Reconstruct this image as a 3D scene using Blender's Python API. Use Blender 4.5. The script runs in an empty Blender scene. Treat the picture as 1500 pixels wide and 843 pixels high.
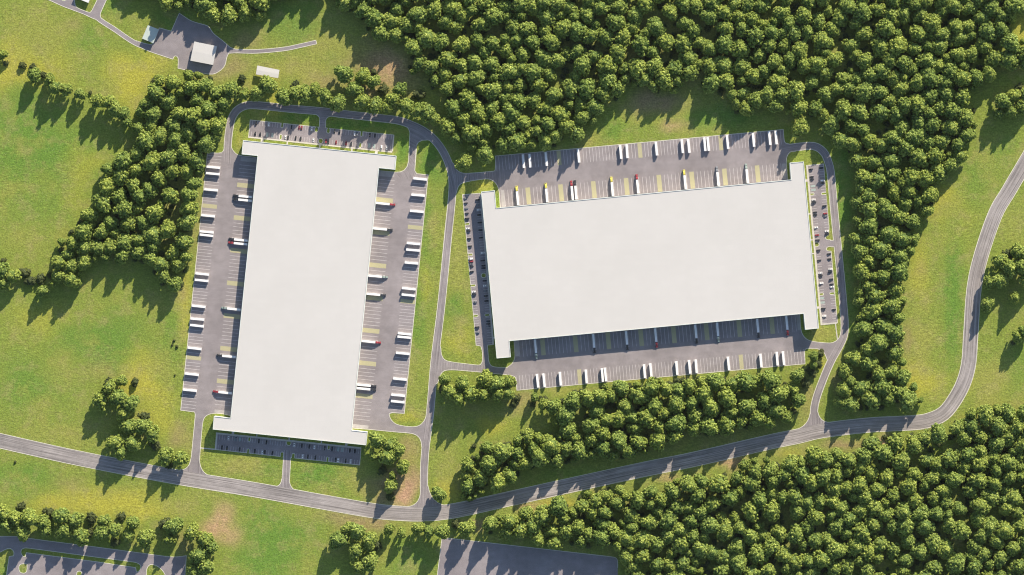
import bpy, bmesh, math, random
import numpy as np
from mathutils import Vector, Matrix
from mathutils.geometry import delaunay_2d_cdt

R = math.radians
random.seed(7)
sc = bpy.context.scene
col = sc.collection

# ------------------------------------------------------------------ camera, sky, sun, exposure
S = 0.8            # metres per photograph pixel on the ground
H = 4000.0         # camera height
cam_d = bpy.data.cameras.new('camera')
cam = bpy.data.objects.new('camera', cam_d)
col.objects.link(cam)
cam.location = (0, 0, H)
cam.rotation_euler = (0, 0, 0)
cam_d.sensor_fit = 'HORIZONTAL'
cam_d.angle = 2 * math.atan(600.0 / H)
cam_d.clip_start = 10
cam_d.clip_end = 60000
sc.camera = cam

SUN_AZ, SUN_EL = 24.3, 25.5
wd = bpy.data.worlds.new('World')
sc.world = wd
wd.use_nodes = True
wn = wd.node_tree
wn.nodes.clear()
sky = wn.nodes.new('ShaderNodeTexSky')
sky.sky_type = 'NISHITA'
sky.sun_disc = False
sky.sun_elevation = R(SUN_EL)
sky.sun_rotation = R(SUN_AZ)
sky.air_density = 1.0
sky.dust_density = 0.6
bg = wn.nodes.new('ShaderNodeBackground')
bg.inputs['Strength'].default_value = 0.09
wo = wn.nodes.new('ShaderNodeOutputWorld')
wn.links.new(sky.outputs[0], bg.inputs['Color'])
wn.links.new(bg.outputs[0], wo.inputs['Surface'])

sl = bpy.data.lights.new('sun', 'SUN')
sl.energy = 4.75
sl.angle = R(0.53)
sl.color = (1.0, 0.885, 0.725)
so = bpy.data.objects.new('sun', sl)
col.objects.link(so)
Ld = Vector((-math.sin(R(SUN_AZ)) * math.cos(R(SUN_EL)), -math.cos(R(SUN_AZ)) * math.cos(R(SUN_EL)), -math.sin(R(SUN_EL))))
so.rotation_euler = Ld.to_track_quat('-Z', 'Y').to_euler()
so.location = (300, 600, 500)

sc.view_settings.view_transform = 'Standard'
sc.view_settings.look = 'None'
sc.view_settings.gamma = 1
sc.view_settings.use_curve_mapping = False
sc.view_settings.exposure = 0.99
sc.render.engine = 'CYCLES'
sc.cycles.filter_width = 1.15

# ------------------------------------------------------------------ helpers
def P(x, y, z=0.0):
    """photograph pixel -> world, corrected for the height of the point"""
    f = S * (1 - z / H)
    return Vector(((x - 750) * f, (421.5 - y) * f, z))

def tag(o, label=None, cat=None, group=None, kind=None):
    if label: o['label'] = label
    if cat: o['category'] = cat
    if group: o['group'] = group
    if kind: o['kind'] = kind
    return o

def obj(name, data, parent=None, loc=None, rz=None):
    o = bpy.data.objects.new(name, data)
    col.objects.link(o)
    if parent is not None: o.parent = parent
    if loc is not None: o.location = loc
    if rz is not None: o.rotation_euler = (0, 0, rz)
    return o

class MB:
    def __init__(s):
        s.v = []; s.f = []; s.m = []
    def face(s, pts, mi=0):
        b = len(s.v); s.v += [tuple(p) for p in pts]; s.f.append(tuple(range(b, b + len(pts)))); s.m.append(mi)
    def prism(s, pts, z0, z1, mi=0, bottom=True):
        """pts: CCW xy"""
        a = sum(pts[i][0] * pts[(i + 1) % len(pts)][1] - pts[(i + 1) % len(pts)][0] * pts[i][1] for i in range(len(pts)))
        if a < 0: pts = pts[::-1]
        n = len(pts); b = len(s.v)
        s.v += [(p[0], p[1], z0) for p in pts] + [(p[0], p[1], z1) for p in pts]
        s.f.append(tuple(range(b + n, b + 2 * n))); s.m.append(mi)
        if bottom: s.f.append(tuple(range(b + n - 1, b - 1, -1))); s.m.append(mi)
        for i in range(n):
            j = (i + 1) % n
            s.f.append((b + i, b + j, b + n + j, b + n + i)); s.m.append(mi)
    def box(s, x0, x1, y0, y1, z0, z1, mi=0):
        s.prism([(x0, y0), (x1, y0), (x1, y1), (x0, y1)], z0, z1, mi)
    def loft(s, sections, mi=0):
        """sections: list of lists of points (same count), closed rings"""
        b = len(s.v); n = len(sections[0])
        for sec in sections: s.v += [tuple(p) for p in sec]
        for k in range(len(sections) - 1):
            for i in range(n):
                j = (i + 1) % n
                s.f.append((b + k * n + i, b + k * n + j, b + (k + 1) * n + j, b + (k + 1) * n + i)); s.m.append(mi)
        s.f.append(tuple(b + i for i in reversed(range(n)))); s.m.append(mi)
        s.f.append(tuple(b + (len(sections) - 1) * n + i for i in range(n))); s.m.append(mi)
    def cyl(s, c, r, axis, l, n=12, mi=0):
        """cylinder centred at c along axis 'x','y','z'"""
        rings = []
        for e in (-l / 2, l / 2):
            ring = []
            for i in range(n):
                a = 2 * math.pi * i / n; u, w = r * math.cos(a), r * math.sin(a)
                if axis == 'x': ring.append((c[0] + e, c[1] + u, c[2] + w))
                elif axis == 'y': ring.append((c[0] + w, c[1] + e, c[2] + u))
                else: ring.append((c[0] + u, c[1] + w, c[2] + e))
            rings.append(ring)
        s.loft(rings, mi)
    def mesh(s, name, mats, smooth=False):
        me = bpy.data.meshes.new(name)
        me.from_pydata(s.v, [], s.f)
        for m in (mats if isinstance(mats, (list, tuple)) else [mats]): me.materials.append(m)
        for p, mi in zip(me.polygons, s.m): p.material_index = mi
        if smooth:
            for p in me.polygons: p.use_smooth = True
        me.update()
        return me

# ------------------------------------------------------------------ materials
def nt(name):
    m = bpy.data.materials.new(name); m.use_nodes = True
    t = m.node_tree; b = t.nodes['Principled BSDF']
    return m, t, b
def N(t, typ, **kw):
    n = t.nodes.new(typ)
    for k, v in kw.items(): setattr(n, k, v)
    return n
def noise(t, vec, scale, detail=3, rough=0.6):
    n = N(t, 'ShaderNodeTexNoise'); n.inputs['Scale'].default_value = scale
    n.inputs['Detail'].default_value = detail; n.inputs['Roughness'].default_value = rough
    if vec is not None: t.links.new(vec, n.inputs['Vector'])
    return n.outputs['Fac']
def ramp(t, fac, stops):
    r = N(t, 'ShaderNodeValToRGB')
    e = r.color_ramp.elements
    while len(e) < len(stops): e.new(0.5)
    for el, (p, c) in zip(e, stops):
        el.position = p; el.color = (*c, 1) if len(c) == 3 else c
    t.links.new(fac, r.inputs[0]); return r.outputs[0]
def mix(t, fac, a, b, mode='MIX'):
    m = N(t, 'ShaderNodeMix', data_type='RGBA', blend_type=mode)
    for k, s_ in ((0, fac), (6, a), (7, b)):
        if isinstance(s_, (int, float)): m.inputs[k].default_value = s_
        elif isinstance(s_, tuple): m.inputs[k].default_value = (*s_, 1)
        else: t.links.new(s_, m.inputs[k])
    return m.outputs[2]
def g1(v): return (v, v, v)
def simple(name, c, rough=0.6, var=0.12, scale=0.8, metal=0.0, spec=0.3):
    m, t, b = nt(name)
    tc = N(t, 'ShaderNodeTexCoord')
    f = noise(t, tc.outputs['Object'], scale, 3)
    lo = tuple(x * (1 - var) for x in c); hi = tuple(min(1, x * (1 + var)) for x in c)
    t.links.new(ramp(t, f, [(0.3, lo), (0.7, hi)]), b.inputs['Base Color'])
    b.inputs['Roughness'].default_value = rough; b.inputs['Metallic'].default_value = metal
    b.inputs['Specular IOR Level'].default_value = spec
    return m

def asphalt(name, base, warm=0.0, streak=False):
    m, t, b = nt(name)
    tc = N(t, 'ShaderNodeTexCoord'); oc = tc.outputs['Object']
    big = noise(t, oc, 0.018, 4); mid = noise(t, oc, 0.11, 4); fine = noise(t, oc, 1.1, 2)
    c = ramp(t, big, [(0.35, tuple(x * 0.88 for x in base)), (0.65, tuple(x * 1.10 for x in base))])
    c = mix(t, 0.55, c, ramp(t, mid, [(0.35, g1(0.82)), (0.68, g1(1.12))]), 'MULTIPLY')
    c = mix(t, 0.6, c, ramp(t, fine, [(0.3, g1(0.80)), (0.7, g1(1.2))]), 'MULTIPLY')
    if streak:
        at = N(t, 'ShaderNodeAttribute', attribute_name='lane')
        mp = N(t, 'ShaderNodeMapping'); mp.inputs['Scale'].default_value = (0.012, 0.95, 1)
        t.links.new(at.outputs['Vector'], mp.inputs[0])
        s1 = noise(t, mp.outputs[0], 1.0, 4, 0.65)
        c = mix(t, streak, c, ramp(t, s1, [(0.34, g1(0.48)), (0.48, g1(0.95)), (0.66, g1(1.45))]), 'MULTIPLY')
    else:
        # long tyre-worn smears, stretched
        mp = N(t, 'ShaderNodeMapping'); mp.inputs['Rotation'].default_value = (0, 0, R(5)); mp.inputs['Scale'].default_value = (0.02, 0.16, 1)
        t.links.new(oc, mp.inputs[0])
        s1 = noise(t, mp.outputs[0], 1.0, 3, 0.6)
        c = mix(t, 0.35, c, ramp(t, s1, [(0.35, g1(0.88)), (0.65, g1(1.1))]), 'MULTIPLY')
    t.links.new(c, b.inputs['Base Color'])
    b.inputs['Roughness'].default_value = 0.9; b.inputs['Specular IOR Level'].default_value = 0.15
    return m

M = {}
M['yard'] = asphalt('worn_asphalt', (0.262, 0.236, 0.240))
M['road'] = asphalt('main_road_asphalt', (0.285, 0.26, 0.252), streak=1.0)
M['access'] = asphalt('access_road_asphalt', (0.262, 0.236, 0.238), streak=0.75)
M['lot'] = asphalt('car_park_asphalt', (0.258, 0.232, 0.240))
M['kerb'] = simple('kerb_concrete', (0.62, 0.60, 0.50), 0.9, 0.15, 0.3)
M['walk'] = simple('sidewalk_concrete', (0.50, 0.475, 0.42), 0.9, 0.12, 0.25)
M['pad'] = simple('dock_pad_concrete', (0.36, 0.34, 0.33), 0.9, 0.10, 0.2)
M['line'] = simple('white_line_paint', (0.58, 0.55, 0.54), 0.8, 0.25, 0.3)
M['teal_paint'] = simple('pale_teal_paint', (0.30, 0.36, 0.34), 0.8, 0.25, 0.6)
M['white'] = simple('white_vehicle_paint', (0.80, 0.79, 0.78), 0.35, 0.05, 0.3, spec=0.4)
M['rubber'] = simple('tyre_rubber', (0.02, 0.02, 0.022), 0.85)
M['steel'] = simple('dark_steel', (0.08, 0.08, 0.085), 0.5, metal=0.4)
M['chrome'] = simple('bright_metal', (0.55, 0.56, 0.58), 0.3, metal=0.8)
M['glass'] = simple('dark_glass', (0.02, 0.025, 0.03), 0.08, spec=0.8)
M['red'] = simple('red_vehicle_paint', (0.30, 0.045, 0.055), 0.35, 0.1, spec=0.4)
M['yellow'] = simple('yellow_vehicle_paint', (0.62, 0.55, 0.10), 0.35, 0.1, spec=0.4)
M['black'] = simple('black_vehicle_paint', (0.035, 0.038, 0.045), 0.35, 0.1, spec=0.4)
M['teal'] = simple('grey_green_vehicle_paint', (0.27, 0.33, 0.30), 0.35, 0.1, spec=0.4)
M['grey'] = simple('grey_vehicle_paint', (0.20, 0.21, 0.23), 0.35, 0.1, spec=0.4)
M['silver'] = simple('silver_vehicle_paint', (0.42, 0.43, 0.44), 0.3, 0.1, spec=0.4)
M['lamp_red'] = simple('red_lens', (0.4, 0.02, 0.02), 0.2)
M['lamp_white'] = simple('clear_lens', (0.7, 0.7, 0.65), 0.2)
M['wall'] = simple('wall_panel', (0.62, 0.62, 0.58), 0.7, 0.06, 0.15)
M['door'] = simple('dock_door_metal', (0.40, 0.42, 0.42), 0.5)
M['coping'] = simple('parapet_metal', (0.70, 0.74, 0.70), 0.5, 0.05, 0.1)
M['bark'] = simple('bark', (0.09, 0.07, 0.05), 0.95, 0.3, 1.5)
M['shed_teal'] = simple('pale_green_roof', (0.44, 0.50, 0.46), 0.6, 0.05, 0.2)

# roof membrane: faint seams and stains
m, t, b = nt('roof_membrane')
tc = N(t, 'ShaderNodeTexCoord'); oc = tc.outputs['Object']
c = ramp(t, noise(t, oc, 0.02, 4), [(0.3, (0.512, 0.500, 0.482)), (0.7, (0.535, 0.522, 0.505))])
br = N(t, 'ShaderNodeTexBrick'); br.inputs['Scale'].default_value = 1
br.inputs['Color1'].default_value = (1, 1, 1, 1); br.inputs['Color2'].default_value = (0.975, 0.975, 0.975, 1)
br.inputs['Mortar'].default_value = (0.955, 0.955, 0.955, 1); br.inputs['Mortar Size'].default_value = 0.12
br.inputs['Brick Width'].default_value = 12; br.inputs['Row Height'].default_value = 6
t.links.new(oc, br.inputs['Vector'])
c = mix(t, 0.8, c, br.outputs['Color'], 'MULTIPLY')
mp = N(t, 'ShaderNodeMapping'); mp.inputs['Scale'].default_value = (1, 0.18, 1); t.links.new(oc, mp.inputs[0])
c = mix(t, 0.5, c, ramp(t, noise(t, mp.outputs[0], 0.12, 5), [(0.3, g1(0.985)), (0.62, g1(1.005))]), 'MULTIPLY')
t.links.new(c, b.inputs['Base Color']); b.inputs['Roughness'].default_value = 0.85; b.inputs['Specular IOR Level'].default_value = 0.15
M['roof'] = m

# hatched yellow paint on asphalt
m, t, b = nt('yellow_hatched_paint')
tc = N(t, 'ShaderNodeTexCoord'); oc = tc.outputs['Object']
def wave(ang):
    mp = N(t, 'ShaderNodeMapping'); mp.inputs['Rotation'].default_value = (0, 0, R(ang)); t.links.new(oc, mp.inputs[0])
    w = N(t, 'ShaderNodeTexWave', wave_type='BANDS'); w.inputs['Scale'].default_value = 0.23; t.links.new(mp.outputs[0], w.inputs['Vector'])
    return ramp(t, w.outputs['Fac'], [(0.52, g1(0)), (0.62, g1(1))])
hm = mix(t, 1.0, wave(45), wave(-45), 'LIGHTEN')
c = mix(t, hm, (0.32, 0.30, 0.215), (0.43, 0.40, 0.225))
t.links.new(mix(t, 0.5, c, ramp(t, noise(t, oc, 0.5), [(0.3, g1(0.85)), (0.7, g1(1.1))]), 'MULTIPLY'), b.inputs['Base Color'])
b.inputs['Roughness'].default_value = 0.85
M['hatch'] = m

# grass
m, t, b = nt('meadow_grass')
tc = N(t, 'ShaderNodeTexCoord'); oc = tc.outputs['Object']
at = N(t, 'ShaderNodeAttribute', attribute_name='tint')
c = at.outputs['Color']
pn = noise(t, oc, 0.028, 6, 0.62)
c = mix(t, ramp(t, pn, [(0.50, g1(0)), (0.66, g1(0.65))]), c, (0.255, 0.262, 0.062))
pn2 = noise(t, oc, 0.045, 6, 0.7)
c = mix(t, ramp(t, pn2, [(0.50, g1(0)), (0.68, g1(0.6))]), c, (0.285, 0.26, 0.10))
c = mix(t, 0.75, c, ramp(t, noise(t, oc, 0.22, 5, 0.7), [(0.3, g1(0.74)), (0.7, g1(1.22))]), 'MULTIPLY')
c = mix(t, 0.9, c, ramp(t, noise(t, oc, 0.55, 3, 0.75), [(0.32, g1(0.66)), (0.5, g1(1.0)), (0.68, g1(1.40))]), 'MULTIPLY')
mpw = N(t, 'ShaderNodeMapping'); mpw.inputs['Scale'].default_value = (0.16, 0.5, 1); mpw.inputs['Rotation'].default_value = (0, 0, R(8)); t.links.new(oc, mpw.inputs[0])
c = mix(t, ramp(t, noise(t, oc, 0.012, 2), [(0.42, g1(0)), (0.6, g1(0.7))]), c, mix(t, 1.0, c, ramp(t, noise(t, mpw.outputs[0], 1.0, 3, 0.7), [(0.36, g1(0.70)), (0.64, g1(1.3))]), 'MULTIPLY'))
# scattered pale tufts and stones, in patches
vo = N(t, 'ShaderNodeTexVoronoi'); vo.inputs['Scale'].default_value = 0.55; t.links.new(oc, vo.inputs['Vector'])
sp = ramp(t, vo.outputs['Distance'], [(0.10, g1(1)), (0.22, g1(0))])
pm = ramp(t, noise(t, oc, 0.03, 3), [(0.55, g1(0)), (0.65, g1(0.75))])
c = mix(t, mix(t, 1.0, sp, pm, 'MULTIPLY'), c, (0.40, 0.42, 0.22))
t.links.new(c, b.inputs['Base Color'])
b.inputs['Roughness'].default_value = 0.95; b.inputs['Specular IOR Level'].default_value = 0.1
bp = N(t, 'ShaderNodeBump'); bp.inputs['Strength'].default_value = 0.8; bp.inputs['Distance'].default_value = 0.7
t.links.new(noise(t, oc, 0.5, 4, 0.7), bp.inputs['Height']); t.links.new(bp.outputs[0], b.inputs['Normal'])
M['grass'] = m

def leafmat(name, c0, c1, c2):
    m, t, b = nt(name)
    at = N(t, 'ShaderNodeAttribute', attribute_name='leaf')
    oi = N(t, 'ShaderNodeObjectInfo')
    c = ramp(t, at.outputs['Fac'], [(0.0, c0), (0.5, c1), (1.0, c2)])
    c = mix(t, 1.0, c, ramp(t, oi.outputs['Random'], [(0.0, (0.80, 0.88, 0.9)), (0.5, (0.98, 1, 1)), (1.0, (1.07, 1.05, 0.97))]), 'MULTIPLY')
    t.links.new(c, b.inputs['Base Color'])
    b.inputs['Roughness'].default_value = 0.65; b.inputs['Specular IOR Level'].default_value = 0.3
    tl_ = N(t, 'ShaderNodeBsdfTranslucent'); ms = N(t, 'ShaderNodeMixShader'); ms.inputs[0].default_value = 0.32
    t.links.new(c, tl_.inputs['Color']); t.links.new(b.outputs[0], ms.inputs[1]); t.links.new(tl_.outputs[0], ms.inputs[2])
    t.links.new(ms.outputs[0], t.nodes['Material Output'].inputs['Surface'])
    return m
M['leaf'] = leafmat('broadleaf_foliage', (0.115, 0.176, 0.040), (0.345, 0.425, 0.092), (0.64, 0.69, 0.20))  # dark stop paints shade in the crown, bright stop paints leaf highlights
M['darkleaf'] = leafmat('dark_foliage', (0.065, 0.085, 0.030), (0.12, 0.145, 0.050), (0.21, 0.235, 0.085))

# ------------------------------------------------------------------ shapes of the paved ground
def chaikin(pts, closed=True, its=2, cut=3.0, keep=50):
    for _ in range(its):
        out = []; n = len(pts)
        for i, p in enumerate(pts):
            if not closed and (i == 0 or i == n - 1): out.append(p); continue
            a, c = pts[i - 1], pts[(i + 1) % n]
            v1 = Vector((p[0] - a[0], p[1] - a[1])); v2 = Vector((c[0] - p[0], c[1] - p[1]))
            if v1.length < 1e-6 or v2.length < 1e-6: continue
            ang = math.degrees(v1.angle(v2))
            if ang > keep or ang < 2: out.append(p); continue
            l1 = min(0.25 * v1.length, cut); l2 = min(0.25 * v2.length, cut)
            q1 = Vector(p) - v1.normalized() * l1; q2 = Vector(p) + v2.normalized() * l2
            out += [tuple(q1), tuple(q2)]
        pts = out
    return pts
def catmull(pts, step=6):
    out = []; n = len(pts)
    for i in range(n - 1):
        p0 = Vector(pts[max(i - 1, 0)]); p1 = Vector(pts[i]); p2 = Vector(pts[i + 1]); p3 = Vector(pts[min(i + 2, n - 1)])
        k = max(2, int((p2 - p1).length / step))
        for j in range(k):
            u = j / k
            out.append(0.5 * ((2 * p1) + (p2 - p0) * u + (2 * p0 - 5 * p1 + 4 * p2 - p3) * u * u + (3 * p1 - p0 - 3 * p2 + p3) * u ** 3))
    out.append(Vector(pts[-1])); return out
def roadpoly(cl, w):
    L, Rr = [], []
    for i, p in enumerate(cl):
        d = (cl[min(i + 1, len(cl) - 1)] - cl[max(i - 1, 0)]).normalized(); n = Vector((-d.y, d.x))
        L.append(tuple(p + n * w / 2)); Rr.append(tuple(p - n * w / 2))
    return L + Rr[::-1]
def fil(c, p1, p2, k=6):
    c, p1, p2 = Vector(c), Vector(p1), Vector(p2)
    o_ = (c - (p1 + p2) / 2).normalized() * 3.2
    return [tuple(p2 + o_), tuple(c + o_), tuple(p1 + o_)] + [tuple((1 - u) ** 2 * p1 + 2 * u * (1 - u) * (c * .8 + (p1 + p2) * .1) + u * u * p2) for u in [i / k for i in range(k + 1)]]
def bulb(cx, cy, w, h, a, n=4):
    """rounded rectangle island"""
    r = min(w, h) * 0.42; out = []
    for (sx, sy, a0) in ((1, 1, 0), (-1, 1, 90), (-1, -1, 180), (1, -1, 270)):
        for i in range(n):
            t_ = R(a0 + 90 * i / (n - 1))
            out.append((sx * (w / 2 - r) + r * math.cos(t_), sy * (h / 2 - r) + r * math.sin(t_)))
    ca, sa = math.cos(R(a)), math.sin(R(a))
    return [(cx + x * ca - y * sa, cy + x * sa + y * ca) for x, y in out]

main_cl = catmull([(-60, 633), (0, 646), (110, 670.5), (250, 697.5), (375, 718), (475, 736), (541, 747.5), (575, 751.5), (618, 753), (665, 748.5),
    (750, 730), (850, 708), (950, 686.5), (1017, 673), (1125, 648.3), (1168, 639.5), (1205, 631), (1273, 623), (1338, 619.5), (1362, 615.5), (1382, 606),
    (1397, 588), (1411, 562), (1419, 532), (1422, 490), (1427, 422), (1438, 372), (1458, 314), (1477, 281), (1497, 247), (1520, 208), (1560, 140)])
ns_cl = catmull([(622, 750), (621.3, 735), (621, 708), (621.5, 682), (623.5, 655), (627.5, 625), (631, 595), (636.5, 530), (646.5, 447), (656.5, 345),
    (662.5, 285), (662.5, 262), (659, 245), (650, 224), (637, 206), (621, 192.5), (604, 184), (584, 177), (552, 172.8), (504, 167.6), (472, 163.5),
    (430, 160), (392, 156), (370, 154.2), (357, 156), (346, 163), (339, 175), (336, 190), (333.8, 210), (333, 240)], 4)
loop_cl = catmull([(1140, 219.5), (1165, 216), (1187, 214), (1199, 217), (1208.5, 226), (1214, 240), (1217, 254), (1221, 298), (1227, 360), (1232, 410),
    (1235.5, 450), (1237.3, 475), (1236, 492), (1229, 508), (1216.5, 531), (1203.5, 562), (1195, 587), (1192.3, 605), (1193, 630)], 4)
farm_cl = catmull([(134, 20), (150, 32), (168, 43.5), (189, 58), (205, 66.5), (225, 72)], 4)
farm2_cl = catmull([(330, 74.5), (345, 75), (375, 75.6), (415, 72.2), (441, 67), (466, 61.3)], 4)

pave = [  # class, polygon
 ('main', roadpoly(main_cl, 21.2)),
 ('access', roadpoly(ns_cl, 10.8)),
 ('access', roadpoly(loop_cl, 10.8)),
 ('farm', roadpoly(farm_cl, 6.4)),
 ('farm', roadpoly(farm2_cl[:-1] , 5.4)),
 # junction flares
 ('access', fil((614.8, 743.5), (615.6, 724), (596, 742.5))), ('access', fil((628.6, 741), (627, 712), (654, 740.8))),
 ('access', fil((600.6, 183.5), (601, 198), (588, 180))),
 ('access', [(609, 190), (610, 218), (610.5, 212.5), (613, 208.5), (618.5, 205.8), (627, 205.3), (634, 208), (640, 215), (632, 200)]),
 ('access', [(601, 182), (611, 187), (610, 215), (607.6, 250.5), (610.5, 254.8), (618, 255.5), (616, 262), (585, 262), (580, 252.8), (586.5, 252), (592, 249.8), (596.5, 244), (598.5, 236)]),
 ('access', [(468.8, 162), (477.2, 163), (477, 188), (467.8, 188)]),
 ('access', fil((469, 168.3), (469, 177), (461, 167.6))), ('access', fil((476.9, 169.6), (477, 178), (486, 170.6))),
 ('access', chaikin([(660, 236), (664.6, 240), (668, 249), (677, 254.5), (690, 254), (723, 251.2), (726, 250), (727, 246), (742, 248), (736, 285), (731, 277.4), (726, 267.4), (717.3, 262.4), (709.8, 262.4), (686.5, 265.7), (676.2, 268.7), (671, 273), (667.5, 287), (660, 290)], keep=60)),
 ('access', chaikin([(640, 500), (645.6, 507), (646.5, 521), (651.7, 528.5), (665, 531.2), (700, 535.3), (704, 534.5), (712, 534), (712, 546), (703, 545.3), (665, 542), (651.7, 542.5), (645.5, 547.5), (640.8, 562), (634, 562)], keep=60)),
 ('access', fil((1185.6, 626), (1186.6, 606), (1166, 629.6))), ('access', fil((1198.6, 621), (1197.8, 603), (1217, 619.3))),
 # left truck yard with its driveway
 ('yard', chaikin([(303.8, 224.7), (322, 224.7), (327.6, 222), (328.4, 214), (338.4, 214), (340.5, 220), (346.5, 226.5), (353, 228.5), (382, 231.5), (344, 612), (338, 609.3), (326, 606.2), (312, 605.6), (303.5, 608), (298.5, 613), (296.6, 621), (293.7, 654.8), (291.8, 679.7), (291, 705), (279, 703), (279.6, 676), (281.8, 653.5), (286.2, 607), (284.9, 603.8), (264.7, 601.2)], keep=60)),
 ('access', fil((279.3, 691.5), (280, 670), (264, 688.6))), ('access', fil((291.5, 695), (292.2, 674), (308, 697.5))),
 # middle truck yard
 ('yard', chaikin([(550, 249.8), (578.5, 252.6), (586, 252.2), (612, 255.2), (627.3, 256.4), (592.2, 606), (574.3, 604.7), (570, 606.6), (571.5, 614), (579.5, 622), (594.4, 625), (608, 625.8), (616, 623), (622.5, 615.5), (625.5, 605), (633, 612), (624, 655), (617.8, 655), (616.6, 645), (611.5, 638.3), (603.4, 635), (576.3, 632.8), (537.9, 629), (511, 627)], keep=60)),
 # left warehouse car parks
 ('lot', [(366.5, 176), (576.5, 198), (574, 223.6), (364, 201.7)]),
 ('lot', [(317, 634.2), (528.9, 656), (526.8, 681.5), (315.5, 658.8)]),
 ('access', [(415.9, 660), (426.6, 660), (423.0, 722), (411.9, 720)]),
 ('access', fil((412.2, 714.8), (412.8, 702), (402, 713))), ('access', fil((423.1, 717), (423.6, 702), (434, 719))),
 # right warehouse
 ('yard', chaikin([(725.7, 228.9), (1147.4, 190), (1148.6, 207), (1151, 210.5), (1158, 211.3), (1165, 222), (1158, 222.2), (1153.5, 227), (1151.6, 235), (1153.8, 266), (732.9, 306), (731, 277.4), (726, 267.4), (719, 262.4), (725.7, 250)], keep=60)),
 ('yard', chaikin([(752.6, 496), (754.7, 523.5), (751, 532.8), (742.2, 539), (738, 543), (740, 549), (751.2, 550.5), (756, 553.7), (757.1, 572), (1179.3, 533.3), (1178.5, 513.5), (1180.5, 510.8), (1190, 510.5), (1201, 511.7), (1207.5, 516.5), (1212, 528), (1225, 520), (1231, 492), (1226, 499.5), (1217.2, 503.2), (1197.3, 501.6), (1183.6, 499), (1176.2, 492.3), (1173, 483.5), (1171, 455)], keep=60)),
 ('lot', chaikin([(677.4, 285.5), (703, 283.4), (721.8, 505), (714.2, 505.8), (715, 519.7), (716, 531), (719.8, 537.2), (732.3, 538.8), (742.2, 539), (745, 549.5), (740, 549), (703, 545.3), (703, 534.7), (706.7, 531), (706.7, 514.7), (704.2, 507.3), (697.4, 506)], keep=60)),
 ('lot', [(1181.2, 242.6), (1206.4, 240.5), (1216.2, 352.5), (1226, 352), (1227, 362), (1217, 362), (1226.8, 473.2), (1202.5, 476.4)]),
 # farm yard, upper left
 ('farm', chaikin([(200, 60), (209, 63.3), (219.6, 65.6), (224.5, 64.6), (233.3, 41.1), (250.9, 46), (262.6, 19.6), (278.3, 30.3), (288, 33.7), (305.7, 38.2), (311.6, 48.9), (327.2, 60.7), (337, 70), (345, 72.2), (345, 77.8), (335, 78.3), (332, 84.2), (330.2, 95.9), (323.3, 103.7), (312.5, 109.6), (288, 106.7), (260.7, 100.2), (261.3, 86.2), (259.5, 83), (257, 82), (254.8, 83.2), (253.2, 87.1), (219.6, 76), (203, 69)], keep=60)),
 ('farm', chaikin([(45, -12), (92, 9.6), (122.5, 20.8), (139, 28.8), (150, 30), (145.7, 22.4), (156, 0), (170, -30), (60, -40)], keep=60)),
 # lower left car park and lower middle yard
 ('farm', chaikin([(-30, 787), (0, 786), (22, 786), (68.4, 792.5), (140, 801.5), (247.5, 816), (259.7, 816.3), (273, 814.3), (269, 870), (-30, 870)], keep=60)),
 ('farm', chaikin([(647.5, 787.6), (899, 816.3), (904, 818.5), (904.9, 826), (905, 880), (636, 880)], keep=60)),
]
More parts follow.
